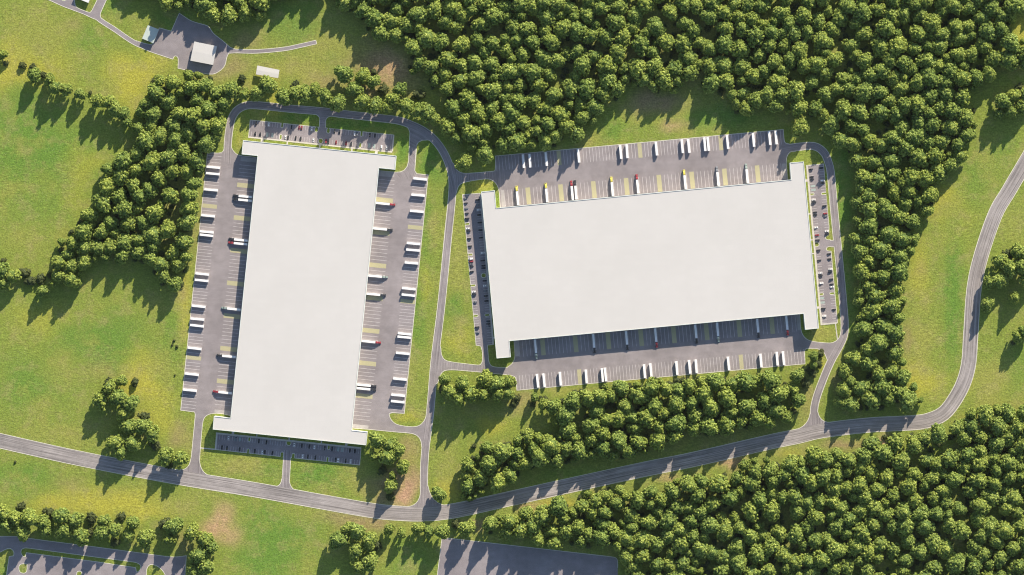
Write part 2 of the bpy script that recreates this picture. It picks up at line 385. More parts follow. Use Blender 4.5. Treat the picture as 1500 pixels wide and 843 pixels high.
islands = [
 chaikin([(110, -14), (109.3, 4.8), (111.2, 11.2), (130.5, 18.9), (133.7, 17.6), (142.5, 0), (148, -14)], keep=70), bulb(93, -3, 9, 8, 20),
 chaikin([(-20, 815), (0, 809.4), (9.8, 804), (15.9, 803.5), (20.8, 808.4), (20, 814.5), (13.4, 815.7), (9.5, 843), (8, 866), (-20, 866)], keep=70),
 chaikin([(30.5, 808.4), (31.8, 804.7), (36.6, 802.5), (140, 816.3), (200, 824.1), (206, 828), (206.6, 832), (203.5, 837.7), (199.9, 838.3), (198.6, 831.8), (140, 823), (38.5, 809.9), (37.3, 815.7), (34.2, 816), (31.2, 812)], keep=70),
 chaikin([(27.5, 834), (28, 828), (33, 826), (39.7, 826.5), (39.7, 837.7), (35.4, 840.4), (29.3, 839)], keep=80),
 bulb(116, 842, 7.5, 10, 6), chaikin([(214.5, 834), (218.2, 828), (223, 827), (230.4, 829.2), (237.7, 835.3), (242.6, 843), (246, 866), (214, 866)], keep=80),
 bulb(413.4, 183.6, 3.4, 8, 6), bulb(411.3, 201, 3.4, 7, 6), bulb(469.8, 206.8, 6.5, 7, 6), bulb(527.6, 213, 3.4, 7, 6), bulb(529.6, 196, 3.4, 8, 6),
 bulb(463.6, 190, 5, 7.5, 6), bulb(481, 191.6, 4.6, 7.5, 6),
 bulb(365.3, 643.5, 3.4, 7, 6), bulb(423, 649.3, 6.5, 7, 6), bulb(481.6, 655.5, 3.4, 7, 6), bulb(363.4, 661.3, 3.4, 7, 6), bulb(479.7, 673.3, 3.4, 7, 6),
 bulb(413, 667, 4.4, 9, 6), bulb(429.6, 669, 4.4, 9, 6),
 bulb(684.6, 328.4, 7, 3.4, -5), bulb(689, 373.4, 7, 3.4, -5), bulb(693, 418.5, 7, 3.4, -5), bulb(696.8, 463, 7, 3.4, -5),
 bulb(708.4, 403.8, 7, 6.6, -5), bulb(713.6, 461.8, 7, 3.4, -5),
 bulb(1189, 284.6, 7, 3.4, -5), bulb(1196, 358.4, 7.5, 6.6, -5), bulb(1203, 431.3, 7, 3.4, -5), bulb(1206.8, 283.9, 7, 3.4, -5), bulb(1219, 430, 7, 3.4, -5),
 chaikin([(1209, 350), (1209.5, 346.5), (1214, 345), (1214.5, 330), (1218.6, 330), (1219.6, 345), (1218, 350.5), (1213.5, 352.2)], keep=80),
 chaikin([(1210, 365.5), (1211.5, 362.3), (1216, 361), (1220.6, 363.5), (1224, 385), (1219, 385), (1217.5, 368.3), (1212, 368)], keep=80),
]
# roofs (photograph pixels)
WH = 14.0
bldW = [(356, 205.7), (580.6, 228.5), (578.7, 248.8), (555.2, 246.4), (515.3, 630.4), (538.2, 633), (536.3, 652.5), (311.7, 629.4), (313.4, 609.8), (337.6, 612.6), (377.2, 228.6), (354, 226.3)]
bldE = [(704.8, 281.1), (724.8, 279.2), (726.9, 304.9), (1158.9, 263.3), (1157, 238.6), (1177.3, 237), (1199.5, 481.4), (1179.6, 483.3), (1177.4, 459.9), (746.2, 499.9), (748.2, 523.5), (727.5, 525.3)]

def inpoly(px, py, poly):
    px = np.asarray(px); py = np.asarray(py); ins = np.zeros(px.shape, bool); n = len(poly)
    for i in range(n):
        x1, y1 = poly[i]; x2, y2 = poly[(i + 1) % n]
        if y1 == y2: continue
        c = ((y1 > py) != (y2 > py)) & (px < (x2 - x1) * (py - y1) / (y2 - y1) + x1)
        ins ^= c
    return ins

# constrained triangulation of every outline, then each triangle is sorted by what covers it
vs, es = [], []
for _, p in pave:
    b0 = len(vs); vs += [Vector(q) for q in p]; es += [(b0 + i, b0 + (i + 1) % len(p)) for i in range(len(p))]
for p in islands:
    b0 = len(vs); vs += [Vector(q) for q in p]; es += [(b0 + i, b0 + (i + 1) % len(p)) for i in range(len(p))]
cv, ce, cf, _, _, _ = delaunay_2d_cdt(vs, es, [], 0, 0.02)
tri = np.array([list(f) for f in cf]); V2 = np.array([tuple(v) for v in cv])
cen = V2[tri].mean(axis=1)
cls = np.zeros(len(tri), int)
order = {'lot': 1, 'yard': 2, 'farm': 3, 'access': 4, 'main': 5}
for k, p in pave:
    ins = inpoly(cen[:, 0], cen[:, 1], p); cls = np.where(ins, np.maximum(cls, order[k]), cls)
for p in islands: cls[inpoly(cen[:, 0], cen[:, 1], p)] = 0

def nearest_on(cl, q):
    best = (1e9, 0, 0); s_ = 0
    for i in range(len(cl) - 1):
        a, b_ = cl[i], cl[i + 1]; d = b_ - a; L = d.length
        u = max(0, min(1, (q - a).dot(d) / (L * L))); pr = a + d * u; dist = (q - pr).length
        if dist < best[0]:
            sg = 1 if d.x * (q.y - a.y) - d.y * (q.x - a.x) > 0 else -1
            best = (dist, sg * dist, s_ + u * L)
        s_ += L
    return best
ZP = 0.05
def pave_obj(name, ks, mat, cls_lines=None):
    idx = [i for i in range(len(tri)) if cls[i] in ks]
    used = sorted(set(tri[idx].ravel().tolist())); rm = {u: i for i, u in enumerate(used)}
    me = bpy.data.meshes.new(name)
    fs = []
    for i in idx:
        a, b_, c = tri[i]
        A, B, Cc = V2[a], V2[b_], V2[c]
        cr = (B[0] - A[0]) * (Cc[1] - A[1]) - (B[1] - A[1]) * (Cc[0] - A[0])
        f = (rm[a], rm[b_], rm[c]); fs.append(f if cr < 0 else f[::-1])   # pixel y points down
    me.from_pydata([tuple(P(*V2[u], 0).xy) + (ZP,) for u in used], [], fs)
    me.materials.append(mat)
    if cls_lines:
        at = me.attributes.new('lane', 'FLOAT_VECTOR', 'POINT')
        for i, u in enumerate(used):
            q = Vector(V2[u]); best = min((nearest_on(cl, q) for cl in cls_lines), key=lambda r: r[0])
            at.data[i].vector = (best[2] * S, best[1] * S, 0)
    me.update()
    o = obj(name, me); tag(o, kind='structure'); return o
pave_obj('main_road', {5}, M['road'], [main_cl])
pave_obj('access_road', {4}, M['access'], [ns_cl, loop_cl])
pave_obj('truck_yard', {2}, M['yard'])
pave_obj('car_park_surface', {1}, M['lot'])
pave_obj('side_yard_surface', {3}, M['lot'])

# kerbs along every paved edge
edge_t = {}
for i, f in enumerate(tri):
    for a, b_ in ((f[0], f[1]), (f[1], f[2]), (f[2], f[0])):
        edge_t.setdefault((min(a, b_), max(a, b_)), []).append(cls[i] > 0)
bed = [e for e, l in edge_t.items() if (len(l) == 2 and l[0] != l[1]) or (len(l) == 1 and l[0])]
mid = np.array([(V2[a] + V2[b_]) / 2 for a, b_ in bed])
hid = inpoly(mid[:, 0], mid[:, 1], bldW) | inpoly(mid[:, 0], mid[:, 1], bldE)
off = (mid[:, 0] < -20) | (mid[:, 0] > 1520) | (mid[:, 1] < -12) | (mid[:, 1] > 855)
bed = [e for e, h_, o_ in zip(bed, hid, off) if not h_ and not o_]
adj = {}
for a, b_ in bed: adj.setdefault(a, []).append(b_); adj.setdefault(b_, []).append(a)
seen = set(); chains = []
def walk(a, b_):
    ch = [a, b_]; seen.add((min(a, b_), max(a, b_)))
    while len(adj[ch[-1]]) == 2:
        n_ = [x for x in adj[ch[-1]] if x != ch[-2]]
        if not n_: break
        n_ = n_[0]; e = (min(ch[-1], n_), max(ch[-1], n_))
        if e in seen: break
        seen.add(e); ch.append(n_)
    return ch
for a in [x for x in adj if len(adj[x]) != 2]:
    for b_ in adj[a]:
        if (min(a, b_), max(a, b_)) not in seen: chains.append(walk(a, b_))
for a, b_ in bed:
    if (min(a, b_), max(a, b_)) not in seen: chains.append(walk(a, b_))
km = MB()
def strip(mb, pts, w, z0, z1):
    closed = (pts[0] - pts[-1]).length < 1e-6
    if closed: pts = pts[:-1]
    q = [pts[0]]
    for p in pts[1:]:
        if (p - q[-1]).length > 0.08: q.append(p)
    pts = q
    n = len(pts)
    if n < 2: return
    secs = []
    for i in range(n):
        a = pts[i - 1] if (closed or i > 0) else pts[i] - (pts[i + 1] - pts[i])
        c = pts[(i + 1) % n] if (closed or i < n - 1) else pts[i] + (pts[i] - pts[i - 1])
        d1 = (pts[i] - a).normalized(); d2 = (c - pts[i]).normalized(); d = d1 + d2
        if d.length < 0.2: d = d2
        d.normalize(); nn = Vector((-d.y, d.x)); k = 1 / max(0.5, nn.dot(Vector((-d1.y, d1.x))))
        o1 = pts[i] + nn * w / 2 * k; o2 = pts[i] - nn * w / 2 * k
        secs.append(((o1.x, o1.y, z0), (o2.x, o2.y, z0), (o2.x, o2.y, z1), (o1.x, o1.y, z1)))
    b0 = len(mb.v)
    for s_ in secs: mb.v += list(s_)
    for i in range(n if closed else n - 1):
        j = (i + 1) % n
        for e in range(4):
            g = (e + 1) % 4
            mb.f.append((b0 + 4 * i + e, b0 + 4 * i + g, b0 + 4 * j + g, b0 + 4 * j + e)); mb.m.append(0)
for ch in chains:
    strip(km, [P(*V2[i]).xy for i in ch], 0.62, -0.02, 0.16)
tag(obj('kerb', km.mesh('kerb', M['kerb'])), kind='structure')

# ------------------------------------------------------------------ thin summer haze in the air
hm_ = bpy.data.materials.new('haze_air'); hm_.use_nodes = True; ht = hm_.node_tree; ht.nodes.clear()
pv = ht.nodes.new('ShaderNodeVolumePrincipled'); pv.inputs['Color'].default_value = (0.86, 0.92, 1.0, 1)
pv.inputs['Density'].default_value = 3.0e-6; pv.inputs['Anisotropy'].default_value = 0.3
hout = ht.nodes.new('ShaderNodeOutputMaterial'); ht.links.new(pv.outputs[0], hout.inputs['Volume'])
hb = MB(); hb.box(-21000, 21000, -21000, 21000, -1.5, H + 60)
tag(obj('haze', hb.mesh('haze', hm_)), 'thin pale haze in the air over the whole site', 'haze', kind='stuff')

# ------------------------------------------------------------------ ground sheet
gx = np.concatenate([[-20000, -4000, -1200], np.arange(-760, 761, 5.0), [1200, 4000, 20000]])
gy = np.concatenate([[-20000, -4000, -1000], np.arange(-470, 471, 5.0), [1000, 4000, 20000]])
X, Y = np.meshgrid(gx, gy); PX = X / S + 750; PY = 421.5 - Y / S
rng = np.random.default_rng(3)
Gc, Yc, Bc, Oc, Pk = (0.120, 0.215, 0.036), (0.335, 0.322, 0.052), (0.285, 0.215, 0.110), (0.255, 0.265, 0.062), (0.43, 0.27, 0.17)
tint = np.zeros(X.shape + (3,)); tint[:] = (0.190, 0.240, 0.045)
blobs = [ # px, py, rx, ry, colour, strength
 (60, 50, 70, 50, Oc, .6), (20, 100, 45, 40, Yc, .8), (75, 100, 50, 30, Yc, .5), (195, 115, 45, 45, Yc, .9), (225, 90, 30, 22, Yc, .6), (130, 60, 30, 25, Gc, .6), (110, 35, 20, 12, Bc, .4),
 (60, 215, 90, 60, Gc, .9), (20, 180, 40, 60, Gc, .8), (60, 300, 80, 40, Gc, .5), (40, 350, 40, 30, Oc, .5), (125, 240, 35, 30, Yc, .5), (110, 290, 25, 40, Yc, .4),
 (150, 500, 80, 45, Gc, .8), (60, 470, 50, 30, Yc, .5), (40, 560, 60, 40, Gc, .7), (90, 545, 30, 40, Oc, .5), (205, 560, 40, 40, Yc, .9), (235, 610, 35, 35, Yc, .6), (265, 640, 22, 25, Bc, .6), (150, 540, 30, 20, Bc, .35), (250, 500, 16, 60, Gc, .6),
 (270, 440, 12, 60, Yc, .8), (268, 430, 9, 14, Bc, .5), (100, 640, 60, 20, Oc, .6), (30, 700, 50, 25, Gc, .8), (100, 735, 60, 18, Yc, .9), (160, 735, 70, 22, Yc, 1), (210, 750, 40, 16, Yc, .8), (100, 710, 30, 14, Bc, .35),
 (325, 770, 32, 34, Pk, .75), (270, 740, 40, 25, Oc, .6), (400, 790, 60, 60, Gc, .9), (390, 830, 50, 30, Gc, .8), (450, 750, 40, 20, Oc, .5), (500, 760, 40, 16, Bc, .6), (545, 765, 35, 14, Bc, .9), (560, 805, 16, 20, Oc, .6), (600, 820, 30, 30, Gc, .7),
 (350, 680, 45, 14, Oc, .8), (345, 690, 30, 10, Bc, .3), (470, 695, 50, 20, Gc, 1), (400, 690, 30, 14, Gc, .6), (525, 690, 20, 20, Oc, .6), (598, 660, 16, 30, Bc, .5), (590, 715, 26, 34, Pk, 1), (560, 720, 30, 26, Bc, .9), (598, 680, 18, 40, Bc, .8),
 (655, 680, 22, 40, Oc, .6), (660, 715, 22, 18, Yc, .9), (700, 600, 60, 30, Oc, .5), (760, 595, 22, 20, Bc, .5), (720, 625, 26, 16, Yc, .7), (600, 610, 24, 10, Yc, .7), (600, 560, 18, 50, Oc, .5),
 (620, 330, 16, 60, Gc, .8), (635, 330, 8, 40, Oc, .7), (612, 450, 16, 60, Gc, .8), (625, 420, 10, 40, Yc, .5), (670, 400, 18, 80, Oc, .7), (665, 450, 16, 20, Gc, .9), (672, 500, 26, 26, Yc, .6), (675, 470, 14, 14, Pk, .3), (660, 320, 14, 30, Oc, .7), (700, 272, 22, 10, Yc, .8), (728, 290, 6, 18, Gc, .6),
 (390, 120, 20, 18, Yc, .9), (400, 155, 12, 20, Yc, .8), (430, 100, 60, 20, Oc, .8), (470, 120, 40, 16, Bc, .6), (520, 90, 30, 20, Bc, .5), (560, 106, 46, 42, Bc, 1), (575, 95, 26, 26, Pk, .5), (345, 95, 25, 20, Bc, .6), (320, 112, 30, 10, Bc, .5), (430, 30, 60, 40, Gc, .7), (480, 65, 40, 20, Oc, .6), (360, 60, 30, 20, Bc, .5),
 (250, 30, 30, 20, Gc, .7), (160, 10, 30, 20, Gc, .6), (350, 205, 10, 20, Yc, .5), (375, 168, 15, 10, Gc, .8), (520, 182, 60, 10, Gc, 1), (430, 172, 30, 8, Gc, 1), (590, 215, 12, 30, Gc, .9), (630, 240, 20, 35, Gc, .9),
 (955, 150, 45, 20, Bc, .9), (985, 185, 26, 10, Pk, .7), (905, 195, 40, 20, Gc, .8), (860, 205, 20, 20, Oc, .8), (1060, 170, 60, 20, Gc, .9), (920, 200, 30, 14, Yc, .3), (1235, 280, 16, 80, Gc, 1), (1245, 420, 14, 80, Gc, 1), (1205, 490, 22, 14, Oc, 1), (1200, 530, 14, 20, Yc, .7), (1185, 580, 14, 40, Bc, .5), (1228, 560, 14, 30, Bc, .5),
 (1400, 330, 40, 60, Yc, .35), (1395, 430, 18, 120, Gc, .9), (1370, 290, 40, 30, Yc, .7), (1345, 400, 20, 60, Yc, .6), (1350, 500, 22, 50, Oc, .8), (1345, 560, 26, 30, Yc, .8), (1370, 560, 24, 30, Yc, .5), (1330, 500, 8, 30, Bc, .6), (1350, 395, 12, 16, Bc, .4),
 (1480, 320, 26, 40, Oc, .5), (1430, 260, 30, 60, Gc, .5), (1460, 600, 50, 20, Oc, .7), (1450, 560, 40, 40, Oc, .8), (1490, 530, 30, 40, Gc, .5), (1420, 620, 20, 12, Yc, .7), (1470, 220, 30, 20, Gc, .6), (1495, 40, 14, 30, Yc, .8), (1420, 560, 8, 30, Yc, .5),
 (1240, 652, 40, 8, Bc, .8), (1150, 663, 30, 7, Yc, .6), (1295, 650, 18, 12, Pk, .8), (1070, 678, 26, 12, Pk, .7), (980, 700, 24, 10, Pk, .5), (820, 738, 40, 14, Yc, .9), (850, 695, 60, 10, Gc, .5), (770, 742, 30, 10, Pk, .5), (700, 770, 30, 12, Bc, .7), (1090, 565, 90, 6, Yc, .6), (960, 556, 60, 6, Yc, .7), (830, 572, 50, 7, Oc, .9), (770, 585, 24, 14, Bc, .6), (1000, 563, 12, 14, Pk, .6),
 (700, 700, 90, 30, Bc, .2), (15, 835, 20, 20, Gc, .9), (270, 800, 14, 30, Bc, .5), (1010, 620, 200, 60, Bc, .35), (1200, 750, 400, 90, Bc, .35), (250, 300, 70, 130, Bc, .4), (1000, 60, 500, 90, Bc, .4), (1290, 400, 40, 180, Bc, .4)]
for (bx, by, rx, ry, c, s_) in blobs:
    ph = rng.uniform(0, 6.28, 4)
    wob = 1 + 0.22 * np.sin(np.arctan2(PY - by, PX - bx) * 3 + ph[0]) + 0.15 * np.sin(PX / 9 + ph[1]) * np.sin(PY / 7 + ph[2])
    d = np.sqrt(((PX - bx) / rx) ** 2 + ((PY - by) / ry) ** 2) / wob
    w = s_ * np.clip(1.35 - d, 0, 1); w = w * w * (3 - 2 * w)
    tint += (np.array(c) - tint) * w[..., None]
nx, ny = len(gx), len(gy)
gv = np.stack([X, Y, np.zeros_like(X)], -1).reshape(-1, 3)
gf = [(j * nx + i, j * nx + i + 1, (j + 1) * nx + i + 1, (j + 1) * nx + i) for j in range(ny - 1) for i in range(nx - 1)]
me = bpy.data.meshes.new('ground'); me.from_pydata(gv.tolist(), [], gf); me.materials.append(M['grass'])
ca = me.attributes.new('tint', 'FLOAT_COLOR', 'POINT')
ca.data.foreach_set('color', np.concatenate([tint.reshape(-1, 3), np.ones((nx * ny, 1))], 1).ravel().astype(np.float32))
tag(obj('ground', me), kind='structure')

# ------------------------------------------------------------------ painted stalls, rows of trailers, trucks and cars
lines = MB(); hatches = MB(); pads = MB(); walks = MB(); teals = MB()
def quad_px(mb, c, d, n, l0, l1, w0, w1, z):
    """rectangle in pixel space around base c: along n from l0 to l1, along d from w0 to w1"""
    q = [c + n * l0 + d * w0, c + n * l1 + d * w0, c + n * l1 + d * w1, c + n * l0 + d * w1]
    pts = [P(p.x, p.y) for p in q]
    pts = [(p.x, p.y, z) for p in pts]
    a = sum(pts[i][0] * pts[(i + 1) % 4][1] - pts[(i + 1) % 4][0] * pts[i][1] for i in range(4))
    mb.face(pts if a > 0 else pts[::-1])
class Row:
    def __init__(s, E, E2, nsign, anchor, pitch):
        s.E = Vector(E); s.d = (Vector(E2) - s.E).normalized(); s.n = Vector((-s.d.y, s.d.x)) * nsign
        s.t0 = (Vector(anchor) - s.E).dot(s.d); s.pitch = pitch; s.len = (Vector(E2) - s.E).length
    def base(s, k): return s.E + s.d * (s.t0 + k * s.pitch)
    def lines(s, k0, k1, depth, skip=(), w=0.32, d0=0.6):
        for k in range(k0, k1 + 1):
            quad_px(lines, s.base(k - 0.5), s.d, s.n, d0, depth, -w / 2 / S, w / 2 / S, 0.075)
    def hatch(s, k, depth, w=0.62, d0=0.6):
        b_ = s.base(k); hw = s.pitch * w
        quad_px(hatches, b_, s.d, s.n, d0, depth + .5, -hw, hw, 0.095)
    def heading(s):  # world angle of n
        return math.atan2(-s.n.y, s.n.x)

rows = {
 'left_outer': Row((303.8, 224.7), (264.7, 601.2), -1, (313, 245.5), 4.755),
 'left_dock': Row((377.2, 228.6), (337.6, 612.6), 1, (359, 288.2), 5.345),
 'mid_dock': Row((555.2, 246.4), (515.3, 630.4), -1, (560.5, 298.5), 5.345),
 'mid_outer': Row((627.3, 256.4), (592.2, 606), 1, (616.5, 262.7), 4.748),
 'up_outer': Row((725.7, 228.9), (1147.4, 190), 1, (766.9, 237.2), 4.760),
 'up_dock': Row((726.9, 304.9), (1158.9, 263.3), -1, (758, 288.9), 5.358),
 'low_dock': Row((746.2, 499.9), (1177.4, 459.9), 1, (784.4, 507.2), 5.352),
 'low_outer': Row((757.1, 572), (1179.3, 533.3), -1, (787.6, 558.8), 4.755),
}
rspec = {
 'left_outer': (-4, 75, 21.5, (12, 59)), 'left_dock': (-8, 58, 24.8, (-3, 6, 15, 24, 33, 42, 51)), 'mid_dock': (-6, 60, 24.8, (-1, 8, 17, 26, 35, 44, 53)),
 'mid_outer': (0, 73, 21.5, (15, 38)), 'up_outer': (-8, 80, 21.5, (11, 36, 61)), 'up_dock': (-3, 73, 24.8, (3, 12, 21, 30, 39, 48, 57, 66)),
 'low_dock': (-4, 72, 24.8, (2, 11, 20, 29, 38, 47, 56, 65)), 'low_outer': (-6, 83, 21.5, (13, 63))}
for k, r_ in rows.items():
    k0, k1, dep, hs = rspec[k]
    r_.lines(k0, k1, dep); [r_.hatch(h_, dep) for h_ in hs]

def ordw(n):
    o = ['first', 'second', 'third', 'fourth', 'fifth', 'sixth', 'seventh', 'eighth', 'ninth', 'tenth', 'eleventh', 'twelfth', 'thirteenth', 'fourteenth', 'fifteenth', 'sixteenth', 'seventeenth', 'eighteenth', 'nineteenth']
    if n <= 19: return o[n - 1]
    tens = ['twentieth', 'thirtieth', 'fortieth', 'fiftieth', 'sixtieth', 'seventieth', 'eightieth', 'ninetieth']
    tn = ['twenty', 'thirty', 'forty', 'fifty', 'sixty', 'seventy', 'eighty', 'ninety']
    return tens[n // 10 - 2] if n % 10 == 0 else tn[n // 10 - 2] + '-' + o[n % 10 - 1]

# ---- trailer meshes (x forward, origin at rear ground; rear at x=0)
TL, TW, TH = 16.1, 2.6, 4.1
def wheel_mesh(r_, w):
    a = MB(); a.cyl((0, 0, 0), r_, 'y', w, 16); tyre = a.mesh('tyre', M['rubber'])
    c = MB(); c.cyl((0, 0, 0), r_ * 0.55, 'y', w + 0.04, 10); rim = c.mesh('rim', M['chrome'])
    return tyre, rim
TYRE = wheel_mesh(0.52, 0.5); CTYRE = wheel_mesh(0.33, 0.24)
def wheel(parent, x, y, r_, pair, part='wheel'):
    o = obj(part, pair[0], parent, (x, y, r_)); obj('rim', pair[1], o)
    return o
bm_ = MB()
bm_.box(0.12, TL, -TW / 2, TW / 2, 1.12, TH - .03)
TR_BOX = bm_.mesh('box', M['white'])
bm_ = MB()
bm_.box(0.1, TL + .02, -TW / 2 - .01, TW / 2 + .01, TH - .06, TH)
for i in range(13): bm_.box(0.6 + i * 1.22, 0.68 + i * 1.22, -TW / 2 + .08, TW / 2 - .08, TH, TH + .03)
TR_ROOF = bm_.mesh('roof', M['white'])
bm_ = MB(); bm_.box(0.0, 0.11, -1.24, -0.02, 1.2, 3.98); bm_.box(0.0, 0.11, 0.02, 1.24, 1.2, 3.98)
for y_ in (-.95, -.3, .3, .95): bm_.box(-0.04, 0.0, y_ - .03, y_ + .03, 1.3, 3.9)
TR_DOOR = bm_.mesh('rear_door', M['silver'])
bm_ = MB(); bm_.box(0.2, TL - 1.0, -0.55, -0.40, 0.85, 1.1); bm_.box(0.2, TL - 1.0, 0.40, 0.55, 0.85, 1.1)
for x_ in (1.6, 2.9, 6, 9, 12): bm_.box(x_, x_ + .15, -1.1, 1.1, .9, 1.1)
bm_.box(-.02, .1, -1.1, 1.1, .5, .65); bm_.box(0, .1, -.6, -.5, .6, 1.1); bm_.box(0, .1, .5, .6, .6, 1.1)
TR_CH = bm_.mesh('chassis', M['steel'])
bm_ = MB(); bm_.box(TL - 3.6, TL - 3.45, -.85, -.7, 0.06, 1.0); bm_.box(TL - 3.7, TL - 3.3, -.95, -.6, 0.0, .07)
TR_LEG = bm_.mesh('landing_leg', M['steel'])
def trailer_parts(parent, gear=True):
    box = obj('box', TR_BOX, parent); obj('roof', TR_ROOF, parent); obj('rear_door', TR_DOOR, parent); obj('chassis', TR_CH, parent)
    if gear: obj('landing_leg', TR_LEG, parent); obj('landing_leg', TR_LEG, parent, (0, 1.55, 0))
    for x_ in (1.7, 3.0):
        for y_ in (-1.02, 1.02): wheel(parent, x_, y_, .52, TYRE)
# ---- tractor meshes; x=0 is the trailer's front wall
def tractor_meshes(mat, cabover):
    out = {}
    b1 = MB()
    if cabover:
        def ring(x_, w, z0, z1): return [(x_, -w, z0), (x_, w, z0), (x_, w, z1), (x_, w * .9, z1 + .12), (x_, -w * .9, z1 + .12), (x_, -w, z1)]
        b1.loft([ring(0.9, 1.2, .9, 3.5), ring(3.6, 1.22, .8, 3.45), ring(5.6, 1.22, .7, 2.7), ring(6.4, 1.15, .7, 2.3), ring(6.7, 1.05, .7, 2.0)])
    else:
        def ring(x_, w, z0, z1): return [(x_, -w, z0), (x_, w, z0), (x_, w, z1 - .15), (x_, w * .86, z1), (x_, -w * .86, z1), (x_, -w, z1 - .15)]
        b1.loft([ring(0.6, 1.18, .9, 3.75), ring(2.2, 1.2, .9, 3.7), ring(2.7, 1.2, .9, 3.2), ring(3.9, 1.15, .9, 2.85), ring(4.45, 1.1, .9, 2.1), ring(5.6, .92, .8, 1.9), ring(6.7, .78, .7, 1.65)])
    out['cab'] = b1.mesh('cab', mat)
    b1 = MB()
    for s_ in (-1, 1):
        b1.box(5.15, 6.5, s_ * 1.22 - .24, s_ * 1.22 + .24, 1.0, 1.14); b1.box(5.15, 5.3, s_ * 1.22 - .24, s_ * 1.22 + .24, .6, 1.0)
    out['fender'] = b1.mesh('fender', mat)
    b1 = MB(); b1.box(-2.6, 6.6, -.5, -.32, .6, .92); b1.box(-2.6, 6.6, .32, .5, .6, .92); b1.box(-1.9, -.4, -.55, .55, .92, 1.08)
    out['chassis'] = b1.mesh('chassis', M['steel'])
    b1 = MB(); b1.cyl((2.4, 1.15, .8), .32, 'x', 1.7, 14); b1.cyl((2.4, -1.15, .8), .32, 'x', 1.7, 14); out['fuel_tank'] = b1.mesh('fuel_tank', M['chrome'])
    b1 = MB()
    if cabover: b1.face([(5.66, -.98, 2.66), (5.66, .98, 2.66), (5.66 + .74, .9, 2.34), (5.66 + .74, -.9, 2.34)][::-1]); b1.face([(5.7, -1.0, 2.83), (6.46, -.9, 2.42), (6.46, .9, 2.42), (5.7, 1.0, 2.83)])
    else: b1.face([(3.95, -.92, 2.86), (4.5, -.9, 2.14), (4.5, .9, 2.14), (3.95, .92, 2.86)])
    for s_ in (-1, 1):
        q = [(3.0, s_ * 1.225, 2.0), (4.1, s_ * 1.2, 2.0), (3.9, s_ * 1.2, 2.65), (3.0, s_ * 1.225, 2.7)]
        b1.face(q if s_ < 0 else q[::-1])
    out['windscreen'] = b1.mesh('windscreen', M['glass'])
    b1 = MB()
    for s_ in (-1, 1): b1.box(4.3, 4.5, s_ * 1.42 - .1, s_ * 1.42 + .1, 1.9, 2.6); b1.box(4.36, 4.42, min(s_ * 1.1, s_ * 1.42), max(s_ * 1.1, s_ * 1.42), 2.5, 2.55)
    out['mirror'] = b1.mesh('mirror', M['chrome'])
    b1 = MB(); b1.box(6.7, 6.95, -1.1, 1.1, .4, .8); out['bumper'] = b1.mesh('bumper', M['chrome'])
    b1 = MB(); b1.cyl((.35, .95, 2.4), .09, 'z', 3.2, 8); b1.cyl((.35, -.95, 2.4), .09, 'z', 3.2, 8); out['exhaust_stack'] = b1.mesh('exhaust_stack', M['chrome'])
    b1 = MB(); b1.box(6.6, 6.8, -.12, .12, 0, .2); out['headlight'] = b1.mesh('headlight', M['lamp_white'])
    return out
TRM = {'red': tractor_meshes(M['red'], False), 'black': tractor_meshes(M['black'], False), 'yellow': tractor_meshes(M['yellow'], True), 'grey-green': tractor_meshes(M['teal'], False), 'grey': tractor_meshes(M['grey'], False)}
def semi(loc, rz, color, label, group):
    root = obj('semi_truck', None, None, loc, rz); tag(root, label, 'truck', group)
    tr = obj('trailer', TR_BOX, root); obj('roof', TR_ROOF, tr); obj('rear_door', TR_DOOR, tr); obj('chassis', TR_CH, tr)
    for x_ in (1.7, 3.0):
        for y_ in (-1.02, 1.02): obj('wheel', TYRE[0], tr, (x_, y_, .52))
    mm = TRM[color]
    for k_ in ('cab', 'fender', 'chassis', 'fuel_tank', 'bumper', 'exhaust_stack'):
        o = obj(k_, mm[k_], root, (TL, 0, 0))
        if k_ == 'cab':
            obj('windscreen', mm['windscreen'], o); obj('mirror', mm['mirror'], o)
            for y_ in (-.62, .62): obj('headlight', mm['headlight'], o, (0, y_, .95))
    for x_, ys in ((-.9, 1.0), (-2.1, 1.0), (5.8, 1.1)):
        for s_ in (-1, 1): wheel(root, TL + x_, s_ * ys, .52, TYRE)
    return root
def trailer(loc, rz, label, group):
    root = obj('semi_trailer', None, None, loc, rz); tag(root, label, 'trailer', group); trailer_parts(root); return root

outer = {
 'left_outer': ((0, 2, 7, 15, 20, 21, 33, 35, 43, 47, 49, 56, 64, 69), ('top', 'bottom'), 'outer kerb of the leftmost truck yard'),
 'mid_outer': ((0, 5, 10, 20, 22, 26, 34, 36, 48, 49, 54, 62, 67, 69), ('top', 'bottom'), "right kerb of left warehouse's right yard"),
 'up_outer': ((0, 2, 7, 17, 30, 32, 41, 49, 51, 56, 57, 63, 71, 76, 78), ('left', 'right'), "top kerb of right warehouse's upper yard"),
 'low_outer': ((0, 2, 7, 15, 20, 21, 33, 35, 43, 47, 49, 59, 69, 74, 76), ('left', 'right'), "bottom kerb of right warehouse's lower yard")}
rnd = random.Random(5)
def end_words(i, n, ends):
    return (ordw(i + 1), ends[0]) if i < (n + 1) // 2 else (ordw(n - i), ends[1])
for key, (ids, ends, where) in outer.items():
    r_ = rows[key]
    for i, k in enumerate(ids):
        o_, e_ = end_words(i, len(ids), ends)
        b_ = r_.base(k) + r_.n * (0.7 + rnd.uniform(0, .7)); p = P(b_.x, b_.y); p.z = ZP
        trailer(p, r_.heading() + R(rnd.uniform(-.7, .7)), f'white trailer, {o_} from {e_} end, along {where}', 'white trailers parked unhitched along the outer yard kerbs')
